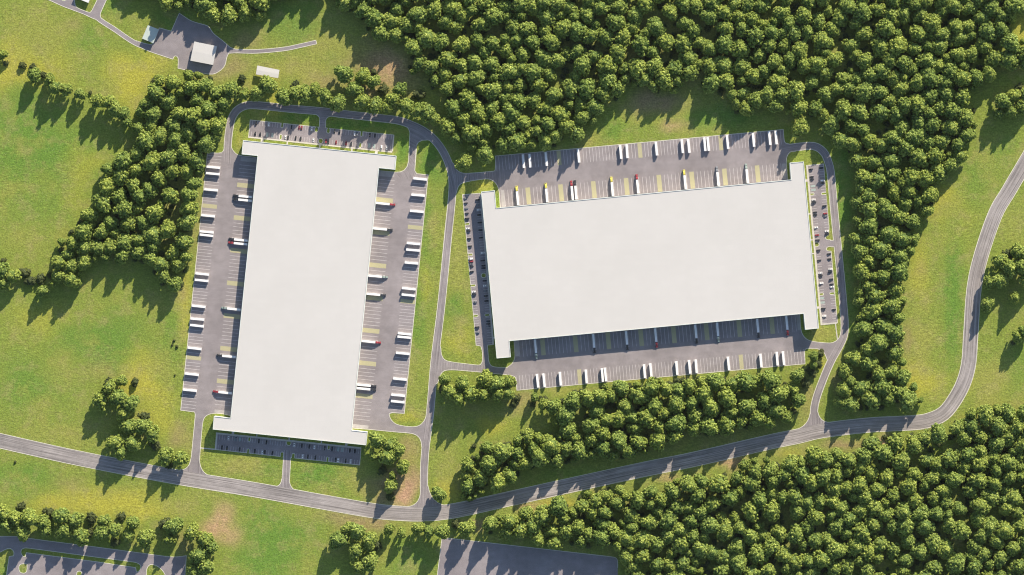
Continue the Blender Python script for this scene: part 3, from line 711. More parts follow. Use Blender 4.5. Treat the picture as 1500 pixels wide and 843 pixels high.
docks = {
 'left_dock': (((0, 'black'), (1, 'black'), (12, 'black'), (13, 'red'), (31, 'grey-green'), (44, 'black'), (54, 'red')), ('top', 'bottom'), "left warehouse's left wall"),
 'mid_dock': (((0, 'red'), (7, 'black'), (20, 'grey-green'), (25, 'black'), (38, 'red'), (50, 'black'), (51, 'black')), ('top', 'bottom'), "left warehouse's right wall"),
 'up_dock': (((0, 'yellow'), (8, 'yellow'), (15, 'red'), (16, 'black'), (26, 'yellow'), (33, 'red'), (46, 'yellow'), (55, 'grey'), (63, 'grey-green')), ('left', 'right'), "right warehouse's top wall"),
 'low_dock': (((0, 'grey-green'), (16, 'black'), (25, 'black'), (33, 'red'), (44, 'black'), (50, 'grey-green'), (61, 'black'), (69, 'red')), ('left', 'right'), "right warehouse's bottom wall")}
for key, (ids, ends, where) in docks.items():
    r_ = rows[key]
    for i, (k, c_) in enumerate(ids):
        o_, e_ = end_words(i, len(ids), ends)
        b_ = r_.base(k) + r_.n * 0.9; p = P(b_.x, b_.y); p.z = ZP
        semi(p, r_.heading() + R(rnd.uniform(-.5, .5)), c_, f'{c_} truck with white trailer, {o_} from {e_}, docked at {where}', 'trucks docked at the warehouses')

# ---- cars
def car_meshes(mat, kind):
    Lc, Wc, Hc = {'sedan': (4.7, 1.85, 1.45), 'suv': (4.8, 1.95, 1.8), 'van': (5.3, 2.0, 2.1)}[kind]
    def ring(x_, w, z0, z1): return [(x_, -w, z0), (x_, w, z0), (x_, w, z1 - .1), (x_, w * .9, z1), (x_, -w * .9, z1), (x_, -w, z1 - .1)]
    w = Wc / 2; b1 = MB()
    bh = Hc * .56
    b1.loft([ring(-Lc / 2, w * .85, .35, bh * .9), ring(-Lc / 2 + .3, w, .25, bh), ring(Lc * .2, w, .25, bh), ring(Lc / 2 - .5, w * .95, .25, bh * .92), ring(Lc / 2, w * .78, .35, bh * .7)])
    body = b1.mesh('body', mat)
    x0, x1 = {'sedan': (-Lc * .36, Lc * .22), 'suv': (-Lc * .47, Lc * .22), 'van': (-Lc * .48, Lc * .34)}[kind]
    b1 = MB()
    def r4(z, a, b_, ww): return [(a, -ww, z), (b_, -ww, z), (b_, ww, z), (a, ww, z)]
    sl_ = .55 if kind == 'sedan' else .25
    b1.loft([r4(bh - .02, x0, x1, w * .9), r4(Hc - .05, x0 + sl_, x1 - .75, w * .74)])
    glass = b1.mesh('window', M['glass'])
    b1 = MB(); b1.prism([(x0 + sl_ - .03, -w * .76), (x1 - .78, -w * .76), (x1 - .72, 0), (x1 - .78, w * .76), (x0 + sl_ - .03, w * .76)], Hc - .06, Hc)
    roof = b1.mesh('roof', mat)
    b1 = MB(); b1.box(0, .1, -.2, .2, 0, .12); hl = b1.mesh('headlight', M['lamp_white'])
    b1 = MB(); b1.box(-.1, 0, -.2, .2, 0, .14); tl = b1.mesh('tail_light', M['lamp_red'])
    return dict(body=body, window=glass, roof=roof, headlight=hl, tail_light=tl, L=Lc, W=Wc, bh=bh)
CM = {}
for cn, mt in (('dark', M['black']), ('white', M['white']), ('red', M['red']), ('grey', M['grey']), ('silver', M['silver'])):
    for kd in ('sedan', 'suv', 'van'): CM[cn, kd] = car_meshes(mt, kd)
def car(loc, rz, cn, kd, label):
    mm = CM[cn, kd]; root = obj('parked_car', None, None, loc, rz); tag(root, label, 'car', 'cars in the warehouse car parks')
    obj('body', mm['body'], root); obj('window', mm['window'], root); obj('roof', mm['roof'], root)
    for s_ in (-1, 1):
        obj('headlight', mm['headlight'], root, (mm['L'] / 2 - .06, s_ * mm['W'] * .27, mm['bh'] * .5))
        obj('tail_light', mm['tail_light'], root, (-mm['L'] / 2 + .06, s_ * mm['W'] * .3, mm['bh'] * .6))
        for x_ in (-mm['L'] * .3, mm['L'] * .3): wheel(root, x_, s_ * (mm['W'] / 2 - .12), .33, CTYRE)
cp = 3.72
crow = [ # E, E2, nsign, cars (colour letter, x, y), islands to skip, ends, where
 ((366.5, 176), (576.5, 198), 1, [('d', 375.3, 182), ('w', 393.7, 183.6), ('d', 427.8, 186.4), ('r', 438.6, 187.2), ('r', 442.5, 187), ('w', 456.5, 189.3), ('d', 488.5, 192.9), ('d', 495.6, 193.7), ('w', 518, 195.6), ('g', 521.9, 196.4), ('d', 540.4, 198), ('d', 548, 199.3)],
   [(413.4, 183.6, 2.5), (473, 190, 12), (529.6, 196, 2.5)], ('left', 'right'), "upper row, car park above left warehouse"),
 ((364.3, 199.4), (574.3, 221.4), -1, [('d', 373.7, 197.7), ('d', 382, 196.9), ('w', 419.4, 200.9), ('d', 423.2, 200.9), ('d', 434.3, 204), ('d', 441, 204), ('w', 460, 206.5), ('r', 476.8, 207.3), ('d', 480.5, 207.3), ('r', 493.7, 209.7), ('r', 508.9, 210.5), ('d', 515.6, 211), ('w', 557.4, 216.4), ('w', 564.6, 216.9)],
   [(411.3, 201, 2.5), (469.8, 206.8, 4.5), (527.6, 213, 2.5)], ('left', 'right'), "lower row, car park above left warehouse"),
 ((318.6, 636.8), (527.6, 658.3), 1, [('w', 335.6, 642), ('d', 380.2, 645.4), ('d', 391.4, 646.7), ('w', 432.6, 651.3), ('d', 440.5, 652.3), ('d', 451.7, 653), ('w', 462, 654), ('d', 477.2, 656), ('d', 486, 657.3), ('d', 514.4, 659.8), ('d', 518.9, 660.4), ('g', 345, 642)],
   [(365.3, 643.5, 2.5), (423, 649.3, 4.5), (481.6, 655.5, 2.5)], ('left', 'right'), "upper row, car park below left warehouse"),
 ((315.5, 658.8), (526.8, 681.5), -1, [('d', 326.7, 656.6), ('d', 333.5, 657.3), ('d', 352.2, 659), ('d', 374.6, 662.2), ('w', 382.7, 662), ('d', 386.6, 663), ('d', 400.8, 664), ('w', 442.3, 668.7), ('d', 449.8, 668.5), ('d', 463.5, 671), ('d', 490.5, 674), ('w', 494.9, 674), ('d', 505.9, 675.3), ('w', 513.6, 676.2)],
   [(363.4, 661.3, 2.5), (421, 668, 12), (479.7, 673.3, 2.5)], ('left', 'right'), "lower row, car park below left warehouse"),
 ((677.4, 285.5), (697.4, 506), -1, [('g', 681.8, 291.7), ('d', 682.2, 299.8), ('g', 682.7, 307.3), ('d', 683, 313.9), ('d', 683.4, 319.3), ('w', 685, 335), ('d', 685.8, 340.3), ('d', 686.2, 349.4), ('d', 687.4, 359.7), ('w', 688.7, 378), ('r', 690, 381.8), ('g', 690.3, 386), ('d', 690.5, 390.5), ('d', 691.2, 397.9), ('w', 693.5, 429), ('d', 693.7, 432.6), ('g', 695.3, 441.5), ('d', 699.3, 478.6), ('g', 699.3, 488)],
   [(684.6, 328.4, 2.5), (689, 373.4, 2.5), (693, 418.5, 2.5), (696.8, 463, 2.5)], ('top', 'bottom'), "outer row, car park left of right warehouse"),
 ((703, 283.4), (721.6, 505), 1, [('d', 696, 291.7), ('g', 699.9, 299), ('w', 698, 308), ('d', 699.9, 316), ('d', 701.5, 327.2), ('d', 702.3, 338.4), ('d', 703.6, 350), ('w', 704.9, 371.8), ('d', 706, 383.6), ('d', 706.7, 391), ('d', 707, 395), ('d', 709.2, 413.5), ('w', 710, 417.5), ('g', 709.9, 424.7), ('d', 711, 432.2), ('d', 713, 439.6), ('d', 714.2, 470), ('d', 715.5, 474.3), ('g', 716.7, 478.6)],
   [(708.4, 403.8, 4.5), (713.6, 461.8, 2.5)], ('top', 'bottom'), "wall row, car park left of right warehouse"),
 ((1183.6, 243.2), (1204.6, 475.2), -1, [('d', 1186.2, 249), ('d', 1187.7, 258.3), ('d', 1187.4, 264.7), ('w', 1190.2, 291.2), ('d', 1189.8, 298.5), ('d', 1192, 310), ('d', 1192.5, 316.7), ('w', 1193.8, 333), ('r', 1195.5, 345), ('d', 1195.4, 351.2), ('d', 1196.6, 365.5), ('d', 1198.9, 380.5), ('w', 1200.7, 401.3), ('d', 1200.7, 405), ('w', 1202, 417), ('d', 1205.4, 453), ('w', 1206.6, 465)],
   [(1189, 284.6, 2.5), (1196, 358.4, 4.5), (1203, 431.3, 2.5)], ('top', 'bottom'), "wall row, car park right of right warehouse"),
 ((1206.4, 240.5), (1226.8, 473), 1, [('d', 1201.6, 248.3), ('w', 1202.9, 264.4), ('d', 1203, 268), ('d', 1206.3, 300.7), ('r', 1207.6, 312.7), ('g', 1207.2, 316.8), ('w', 1210.3, 339), ('d', 1210.7, 343), ('d', 1213.7, 371.5), ('d', 1214.7, 378.9), ('w', 1216.6, 395.4), ('d', 1216, 399.4), ('d', 1217.2, 408.5), ('d', 1217.8, 416), ('w', 1219, 420), ('d', 1221.6, 453.6)],
   [(1206.8, 283.9, 2.5), (1219, 430, 2.5), (1214, 356, 13)], ('top', 'bottom'), "road row, car park right of right warehouse"),
]
names = {'d': 'dark', 'w': 'white', 'r': 'red', 'g': 'grey'}
for (E, E2, ns, cars_, skips, ends, where) in crow:
    Ev = Vector(E); dv = (Vector(E2) - Ev)
    r_ = Row(E, E2, ns, Ev + dv.normalized() * cp / 2, cp)
    n_ = int(r_.len / cp)
    for k in range(n_ + 1):
        bb = r_.base(k - 0.5)
        if any((bb + r_.n * 3.5 - Vector(s_[:2])).length < s_[2] - .6 for s_ in skips): continue
        quad_px(lines, bb, r_.d, r_.n, 0.4, 7.0, -0.17, 0.17, 0.075)
    slots = {}
    for c_, x_, y_ in cars_:
        k = round(((Vector((x_, y_)) - Ev).dot(r_.d) - cp / 2) / cp)
        while k in slots or any((r_.base(k) + r_.n * 3.5 - Vector(s_[:2])).length < s_[2] for s_ in skips):
            k += 1
            if k > n_ + 3: break
        slots[k] = c_
    ks = [k for k in sorted(slots) if k < n_]
    for i, k in enumerate(ks):
        o_, e_ = end_words(i, len(ks), ends)
        kd = rnd.choice(['sedan', 'sedan', 'suv', 'suv', 'van']); cn = names[slots[k]]
        b_ = r_.base(k) + r_.n * rnd.uniform(3.5, 4.1); p = P(b_.x, b_.y); p.z = ZP
        car(p, r_.heading() + (math.pi if rnd.random() < .7 else 0) + R(rnd.uniform(-1.5, 1.5)), cn, kd, f'{cn} parked car, {o_} from {e_}, {where}')

# accessible bays in pale teal paint
for (x_, y_, w_, h_, a_) in ((391.5, 197.6, 3.2, 6.4, 6), (399, 198.4, 3.2, 6.4, 6), (541, 213.4, 3.2, 6.4, 6), (548, 214.4, 3.2, 6.4, 6), (344.8, 642.6, 2.6, 6.4, 6), (351.5, 643.3, 3, 6.4, 6), (495.5, 658.3, 3, 6.4, 6), (501.5, 659, 2.6, 6.4, 6),
                            (1190.8, 273, 6.6, 3, -5), (1191.5, 278.5, 6.6, 3, -5), (1204, 437, 6.6, 3.2, -5), (1205, 443.5, 6.6, 3.2, -5)):
    ca_, sa_ = math.cos(R(a_)), math.sin(R(a_))
    quad_px(teals, Vector((x_, y_)), Vector((ca_, sa_)), Vector((-sa_, ca_)), -h_ / 2, h_ / 2, -w_ / 2, w_ / 2, 0.085)

def px_slab(mb, pts, z1, z0=-0.02):
    mb.prism([tuple(P(*p).xy) for p in pts], z0, z1)
def vec(p, q): return (Vector(q) - Vector(p)).normalized()
def band(mb, a, b_, w, z1):
    d = vec(a, b_); n = Vector((-d.y, d.x)); a = Vector(a); b_ = Vector(b_)
    px_slab(mb, [tuple(a + n * w / 2), tuple(b_ + n * w / 2), tuple(b_ - n * w / 2), tuple(a - n * w / 2)], z1)
for q in ([(352.9, 230.2), (376.6, 232.4), (375.9, 238.5), (352.3, 236.2)], [(314.6, 600), (338.5, 602.4), (337.8, 608.6), (314, 604.8)],
          [(554.6, 251), (578.2, 253.2), (577.4, 260.2), (553.9, 258)], [(516, 621.3), (540, 623.7), (539.4, 628.3), (515.4, 626.4)],
          [(733.4, 279), (738.4, 278.6), (740.2, 303.5), (735, 304)], [(1145.2, 240.2), (1150.9, 239.7), (1152.9, 263), (1147.4, 263.4)],
          [(753.7, 498.6), (758.8, 498.1), (760.8, 522), (755.4, 522.5)], [(1166.4, 461.2), (1171.4, 460.7), (1173, 483.4), (1168.6, 483.9)]):
    quads = [P(*p) for p in q]; pts = [(p.x, p.y, 0.115) for p in quads]
    a = sum(pts[i][0] * pts[(i + 1) % 4][1] - pts[(i + 1) % 4][0] * pts[i][1] for i in range(4)); pads.face(pts if a > 0 else pts[::-1])
# sidewalks beside the car parks and short links to the doors
band(walks, (364, 200.9), (574, 222.9), 1.7, .17); band(walks, (574.9, 222.2), (577, 198.2), 1.3, .17)
band(walks, (315.7, 658.2), (318, 634.4), 2.4, .17); band(walks, (317, 635.2), (529, 657), 2.2, .175); band(walks, (293.9, 656.5), (315, 658.6), 1.6, .17)
band(walks, (704.2, 283.8), (722.6, 505.4), 2.6, .17); band(walks, (1182.2, 243.4), (1203.6, 476.6), 2.4, .17); band(walks, (1202.5, 475.6), (1226, 473.4), 2.2, .175); band(walks, (1223.8, 474.5), (1226.8, 498), 1.5, .17)
for a, b_, w in (((384.2, 202), (383.7, 208.2), 4), ((421.2, 206.5), (420.6, 212), 2), ((468.8, 211), (468.2, 217), 2), ((515.9, 216), (515.2, 222), 2), ((551.6, 219.8), (551, 225.5), 4),
                 ((341.6, 632), (341.1, 636.2), 3.6), ((376.4, 635), (375.9, 640), 1.8), ((423.9, 640), (423.4, 645), 1.8), ((471.2, 645), (470.7, 650), 1.8), ((507.6, 648.6), (507.1, 653.4), 3.6),
                 ((706, 310.3), (708.5, 310.1), 2), ((709, 357.8), (713, 357.4), 2), ((713.5, 405.5), (717.5, 405.1), 2), ((717.5, 448.7), (721.5, 448.3), 2), ((721.5, 495.5), (726, 495.1), 2.4),
                 ((1178.5, 265.1), (1184, 264.6), 3.4), ((1182.5, 314), (1188, 313.5), 1.8), ((1186, 352), (1190.5, 351.6), 1.8), ((1188, 372), (1193, 371.6), 1.8), ((1196.5, 451), (1201, 450.6), 3.4)):
    band(walks, a, b_, w, .18)
tag(obj('stall_lines', lines.mesh('stall_lines', M['line'])), kind='structure')
tag(obj('hatched_markings', hatches.mesh('hatched_markings', M['hatch'])), kind='structure')
tag(obj('accessible_bay_markings', teals.mesh('accessible_bay_markings', M['teal_paint'])), kind='structure')
tag(obj('concrete_pads', pads.mesh('concrete_pads', M['pad'])), kind='structure')
tag(obj('sidewalk', walks.mesh('sidewalk', M['walk'])), kind='structure')

# ------------------------------------------------------------------ warehouses
def inset(poly, d):
    """poly: list of Vector xy, CCW"""
    out = []; n = len(poly)
    for i in range(n):
        a, b_, c = poly[i - 1], poly[i], poly[(i + 1) % n]
        d1 = (b_ - a).normalized(); d2 = (c - b_).normalized(); n1 = Vector((-d1.y, d1.x)); n2 = Vector((-d2.y, d2.x))
        k = (n1 + n2); k = k / (1 + n1.dot(n2)); out.append(b_ + k * d)
    return out
def warehouse(outline, label, dock_rows, office_edges):
    top = [P(x, y, WH).xy for x, y in outline]
    a = sum(top[i].x * top[(i + 1) % len(top)].y - top[(i + 1) % len(top)].x * top[i].y for i in range(len(top)))
    if a < 0: top = top[::-1]
    ctr = sum(top, Vector((0, 0))) / len(top)
    root = obj('warehouse', None, None, (ctr.x, ctr.y, 0)); tag(root, label, 'warehouse', 'warehouses')
    loc = [p - ctr for p in top]
    w = MB()
    body = inset(loc, 0.12)
    n = len(body); w.v += [(p.x, p.y, -0.3) for p in body] + [(p.x, p.y, WH - .05) for p in body]
    for i in range(n):
        j = (i + 1) % n; w.f.append((i, j, n + j, n + i)); w.m.append(0)
    obj('wall', w.mesh('wall', M['wall']), root)
    rf = MB(); inn = inset(loc, 0.75); rf.face([(p.x, p.y, WH - .45) for p in inn]); obj('roof', rf.mesh('roof', M['roof']), root)
    # parapet ring
    pr = MB(); inn2 = inset(loc, 0.62)
    rings = [[(p.x, p.y, z) for p in ps] for ps, z in ((loc, WH - .9), (loc, WH), (inn2, WH), (inn2, WH - .6))]
    b0 = 0
    for r_ in rings: pr.v += r_
    for k in range(3):
        for i in range(n):
            j = (i + 1) % n; pr.f.append((k * n + i, k * n + j, (k + 1) * n + j, (k + 1) * n + i)); pr.m.append(0)
    obj('parapet', pr.mesh('parapet', M['coping']), root)
    dd = MB(); cn = MB()
    for key in dock_rows:
        r_ = rows[key]; k0, k1 = rspec[key][:2]
        for k in range(k0, k1):
            b_ = r_.base(k); p = P(b_.x, b_.y).xy - ctr; dx = P(b_.x + r_.d.x, b_.y + r_.d.y).xy - ctr - p; dx.normalize()
            nn = P(b_.x + r_.n.x, b_.y + r_.n.y).xy - ctr - p; nn.normalize(); p = p - nn * .35
            q = [p - dx * 1.4, p + dx * 1.4, p + dx * 1.4 + nn * .35, p - dx * 1.4 + nn * .35]
            dd.prism([tuple(v_) for v_ in q], 1.2, 4.1)
    o = obj('dock_doors', dd.mesh('dock_doors', M['door']), root); o['kind'] = 'stuff'
    gl = MB()
    for (a_, b_) in office_edges:
        A = P(*a_, WH).xy - ctr; B = P(*b_, WH).xy - ctr; d = (B - A).normalized(); nn = Vector((-d.y, d.x)); L = (B - A).length
        if (A + nn).length < A.length: nn = -nn
        k = 6
        while k < L - 8:
            for z in (1.2, 6.2):
                q = [A + d * k, A + d * (k + 7), A + d * (k + 7) + nn * .04, A + d * k + nn * .04]; gl.prism([tuple(v_ - nn * .1) for v_ in q], z, z + 2.6)
            k += 10
    o = obj('office_windows', gl.mesh('office_windows', M['glass']), root); o['kind'] = 'stuff'
warehouse(bldW, 'tall pale warehouse on the left, long sides running up and down the picture', ['left_dock', 'mid_dock'], [((356, 205.7), (580.6, 228.5)), ((311.7, 629.4), (536.3, 652.5))])
warehouse(bldE, 'wide pale warehouse on the right, long sides running across the picture', ['up_dock', 'low_dock'], [((704.8, 281.1), (727.5, 525.3)), ((1177.3, 237), (1199.5, 481.4))])

def shed(quad, h, roofmat, name, label, cat, open_sides=False, ridge=0.0):
    q = [P(x, y, h).xy for x, y in quad]
    a = sum(q[i].x * q[(i + 1) % 4].y - q[(i + 1) % 4].x * q[i].y for i in range(4))
    if a < 0: q = q[::-1]
    c = sum(q, Vector((0, 0))) / 4; root = obj(name, None, None, (c.x, c.y, 0)); tag(root, label, cat)
    l = [p - c for p in q]; wl = inset(l, .5)
    if open_sides:
        for i in range(4):
            w = MB()
            w.cyl((wl[i].x, wl[i].y, h / 2), .15, 'z', h, 8); obj('post', w.mesh('post', M['steel']), root)
    else:
        w = MB(); w.prism([tuple(p) for p in wl], -.2, h - .1); ww = obj('wall', w.mesh('wall', M['wall']), root)
        A, B = wl[0], wl[1]; d = (B - A).normalized(); nn = Vector((d.y, -d.x)); mid_ = (A + B) / 2
        w = MB(); w.prism([tuple(mid_ - d * 2), tuple(mid_ + d * 2), tuple(mid_ + d * 2 + nn * .08), tuple(mid_ - d * 2 + nn * .08)], 0, 3.6); obj('door', w.mesh('door', M['door']), root)
    # low gable roof with a thin eave
    if (l[1] - l[0]).length < (l[2] - l[1]).length: l = l[1:] + l[:1]
    r0 = (l[0] + l[3]) / 2; r1 = (l[1] + l[2]) / 2
    w = MB(); z0, z1 = h - .1, h + .15; rz = h + .15 + ridge
    T = lambda p, z: (p.x, p.y, z)
    w.v = [T(l[0], z0), T(l[1], z0), T(l[2], z0), T(l[3], z0), T(l[0], z1), T(l[1], z1), T(l[2], z1), T(l[3], z1), T(r0, rz), T(r1, rz)]
    w.f = [(0, 1, 5, 4), (2, 3, 7, 6), (1, 2, 6, 9, 5), (3, 0, 4, 8, 7), (4, 5, 9, 8), (6, 7, 8, 9), (3, 2, 1, 0)]; w.m = [0] * 7
    obj('roof', w.mesh('roof', roofmat), root)
shed([(216.6, 37.2), (232.9, 43.5), (224.5, 63.6), (208.2, 56.8)], 4.5, M['shed_teal'], 'shed', 'pale green roofed shed at the left corner of the small paved yard', 'shed', ridge=.5)
shed([(284.6, 61.1), (317.8, 67.9), (312, 95.5), (278.9, 89.1)], 6.2, M['roof'], 'barn', 'square white roofed building in the middle of the small paved yard', 'building', ridge=.25)
shed([(377, 96.3), (409.4, 102.8), (407.5, 114.9), (374.8, 109.2)], 6.0, M['roof'], 'shelter', 'narrow white roofed shelter on grass, right of the small paved yard', 'shelter', True, ridge=.2)
shed([(129.5, 4.6), (134, -6), (113, -14.5), (108.5, -3.9)], 4.5, M['white'], 'house', 'white roofed building cut by the top edge of the picture, upper left', 'building', ridge=.4)

# ------------------------------------------------------------------ trees
def crown_mesh(seed, mat, rad=10.0, h0=5.0, h1=17.5, lobes=30, dens=1.0, name='crown', card=0.74):
    rg = np.random.default_rng(seed)
    vs_, fs_, lf = [], [], []
    def add(v, f, val):
        b0 = len(vs_); vs_.extend(v); fs_.extend([tuple(b0 + i for i in q) for q in f]); lf.extend(val)
    import itertools
    # icosphere template
    bm = bmesh.new(); bmesh.ops.create_icosphere(bm, subdivisions=2, radius=1)
    iv = np.array([v.co[:] for v in bm.verts]); iff = [[v.index for v in f.verts] for f in bm.faces]; bm.free()
    cz = (h0 + h1) / 2; rz = (h1 - h0) / 2
    squash = rg.uniform(.82, 1.0); rot = rg.uniform(0, 6.28)
    cs = []
    tries = 0
    lean = rg.uniform(-.12, .12, 2) * rad; peak = rg.uniform(1.1, 1.7)
    bump = rg.uniform(0, 6.28, 2)
    while len(cs) < lobes and tries < 5000:
        tries += 1
        th = rg.uniform(0, 2 * math.pi); q_ = math.sqrt(rg.uniform(0, 1))
        edge = 1 + .13 * math.sin(2 * th + bump[0]) + .10 * math.sin(3 * th + bump[1])
        lr = rg.uniform(.15, .29) * rad * (1.05 - .2 * q_)
        zt = h0 + (h1 - h0) * (1 - .58 * q_ ** peak) * rg.uniform(.84, 1.0)
        if q_ > .7 and rg.uniform() < .35: zt -= (h1 - h0) * rg.uniform(.1, .3)
        x, y = q_ * math.cos(th) * squash * edge, q_ * math.sin(th) * edge
        x, y = x * math.cos(rot) - y * math.sin(rot), x * math.sin(rot) + y * math.cos(rot)
        c = np.array([x * (rad - lr * .6) + lean[0] * (1 - q_), y * (rad - lr * .6) + lean[1] * (1 - q_), zt - lr])
        if all(np.linalg.norm((c - c2) * np.array([1, 1, .75])) > .60 * (lr + l2) for c2, l2 in cs): cs.append((c, lr))
    for _ in range(3):   # leading shoots
        th = rg.uniform(0, 6.28); q_ = rg.uniform(.0, .28) * rad; cs.append((np.array([q_ * math.cos(th), q_ * math.sin(th), h1 + rg.uniform(-2.2, -1.0)]), rad * rg.uniform(.10, .15)))
    # inner mass, coloured dark as painted shade inside the crown
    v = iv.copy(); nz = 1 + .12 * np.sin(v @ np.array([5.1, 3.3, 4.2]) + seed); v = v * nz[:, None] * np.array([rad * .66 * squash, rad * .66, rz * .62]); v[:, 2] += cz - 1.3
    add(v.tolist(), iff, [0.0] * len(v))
    for c, lr in cs:
        ph = rg.uniform(0, 6.28, 3); tone = rg.uniform(.3, .7)
        v = iv.copy(); nz = 1 + .13 * np.sin(v[:, 0] * 6 + ph[0]) * np.sin(v[:, 1] * 6 + ph[1]) + rg.normal(0, .05, len(v))
        v = v * nz[:, None] * lr * .86 * np.array([1, 1, .85]) + c
        add(v.tolist(), iff, np.clip(tone * .5 + rg.normal(0, .10, len(v)), 0, 1).tolist())  # lobe cores darker than their leaf cards, shade painted into the gaps
        k = int(44 * dens * (lr / (0.24 * rad)) ** 2)
        nrm = rg.normal(0, 1, (k, 3)); nrm[:, 2] = np.abs(nrm[:, 2]) * 1.1 - .35; nrm /= np.linalg.norm(nrm, axis=1)[:, None]
        for q in nrm:
            p = c + q * lr * np.array([1, 1, .85]) * rg.uniform(.84, 1.03)
            dn = q + rg.normal(0, .36, 3); dn /= np.linalg.norm(dn)
            t1 = np.cross(dn, rg.normal(0, 1, 3)); t1 /= np.linalg.norm(t1) + 1e-9; t2 = np.cross(dn, t1)
            s1, s2 = card * rg.uniform(.6, 1.3), card * rg.uniform(.5, 1.0)
            val = float(np.clip(tone + rg.normal(0, .22), 0, 1))
            tip = dn * .25 * s1
            add([(p - t1 * s1).tolist(), (p - t2 * s2 + tip).tolist(), (p + t1 * s1).tolist(), (p + t2 * s2 + tip).tolist()], [(0, 1, 2, 3)], [val] * 4)
    me = bpy.data.meshes.new(name); me.from_pydata(vs_, [], fs_); me.materials.append(mat)
    at = me.attributes.new('leaf', 'FLOAT', 'POINT'); at.data.foreach_set('value', np.array(lf, dtype=np.float32))
    me.update(); return me
def trunk_mesh(h, r0, limbs, seed):
    rg = random.Random(seed); b1 = MB()
    def tube(pts, rs, n=7):
        secs = []
        for i, (p, r_) in enumerate(zip(pts, rs)):
            d = (pts[min(i + 1, len(pts) - 1)] - pts[max(i - 1, 0)]).normalized(); u = d.orthogonal().normalized(); v = d.cross(u)
            secs.append([tuple(p + (u * math.cos(2 * math.pi * j / n) + v * math.sin(2 * math.pi * j / n)) * r_) for j in range(n)])
        b1.loft(secs)
    tube([Vector((0, 0, -.3)), Vector((.1, 0, h * .3)), Vector((0, .2, h * .6)), Vector((.1, .1, h))], [r0 * 1.4, r0, r0 * .8, r0 * .3])
    for i in range(limbs):
        a = 2 * math.pi * i / limbs + rg.uniform(-.3, .3); z = h * rg.uniform(.3, .6); L = h * rg.uniform(.3, .42)
        d = Vector((math.cos(a), math.sin(a), .75)); tube([Vector((0, 0, z)), Vector((0, 0, z)) + d * L * .5, Vector((0, 0, z)) + Vector((d.x, d.y, .95)) * L], [r0 * .5, r0 * .3, r0 * .12], 5)
    return b1.mesh('trunk', M['bark'])
NV = 9
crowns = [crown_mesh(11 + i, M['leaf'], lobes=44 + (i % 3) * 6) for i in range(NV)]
trunk = trunk_mesh(13.5, .38, 5, 1)
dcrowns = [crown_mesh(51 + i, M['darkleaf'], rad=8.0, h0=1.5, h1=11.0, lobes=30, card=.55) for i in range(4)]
dtrunk = trunk_mesh(7.5, .25, 4, 2)

def tallness(x, y):
    """the stands beside the main road and the lower middle lot have the tallest trees"""
    if 640 < x < 910 and 740 < y < 830: return 1.25
    if 660 < x < 1180 and 560 < y < 740: return 1.14
    return 1.0
def tree(x, y, r, label, dark=False, group=None, rnd_=random.Random(9), hk=None):
    hk = hk or rnd_.uniform(.88, 1.12)
    s_ = r * S / (8.0 if dark else 10.0)
    hk *= tallness(x, y)
    hs = (0.74 + 0.78 * s_) * hk if not dark else s_ * hk
    p = P(x, y, 10 * hs); p.z = 0
    root = obj('shrub' if dark else 'broadleaf_tree', None, None, p, rnd_.uniform(0, 6.28)); root.scale = (s_, s_, hs)
    tag(root, label, 'shrub' if dark else 'tree', group)
    c = obj('crown', (dcrowns if dark else crowns)[rnd_.randrange(4 if dark else NV)], root); obj('trunk', dtrunk if dark else trunk, root)
    return root, c

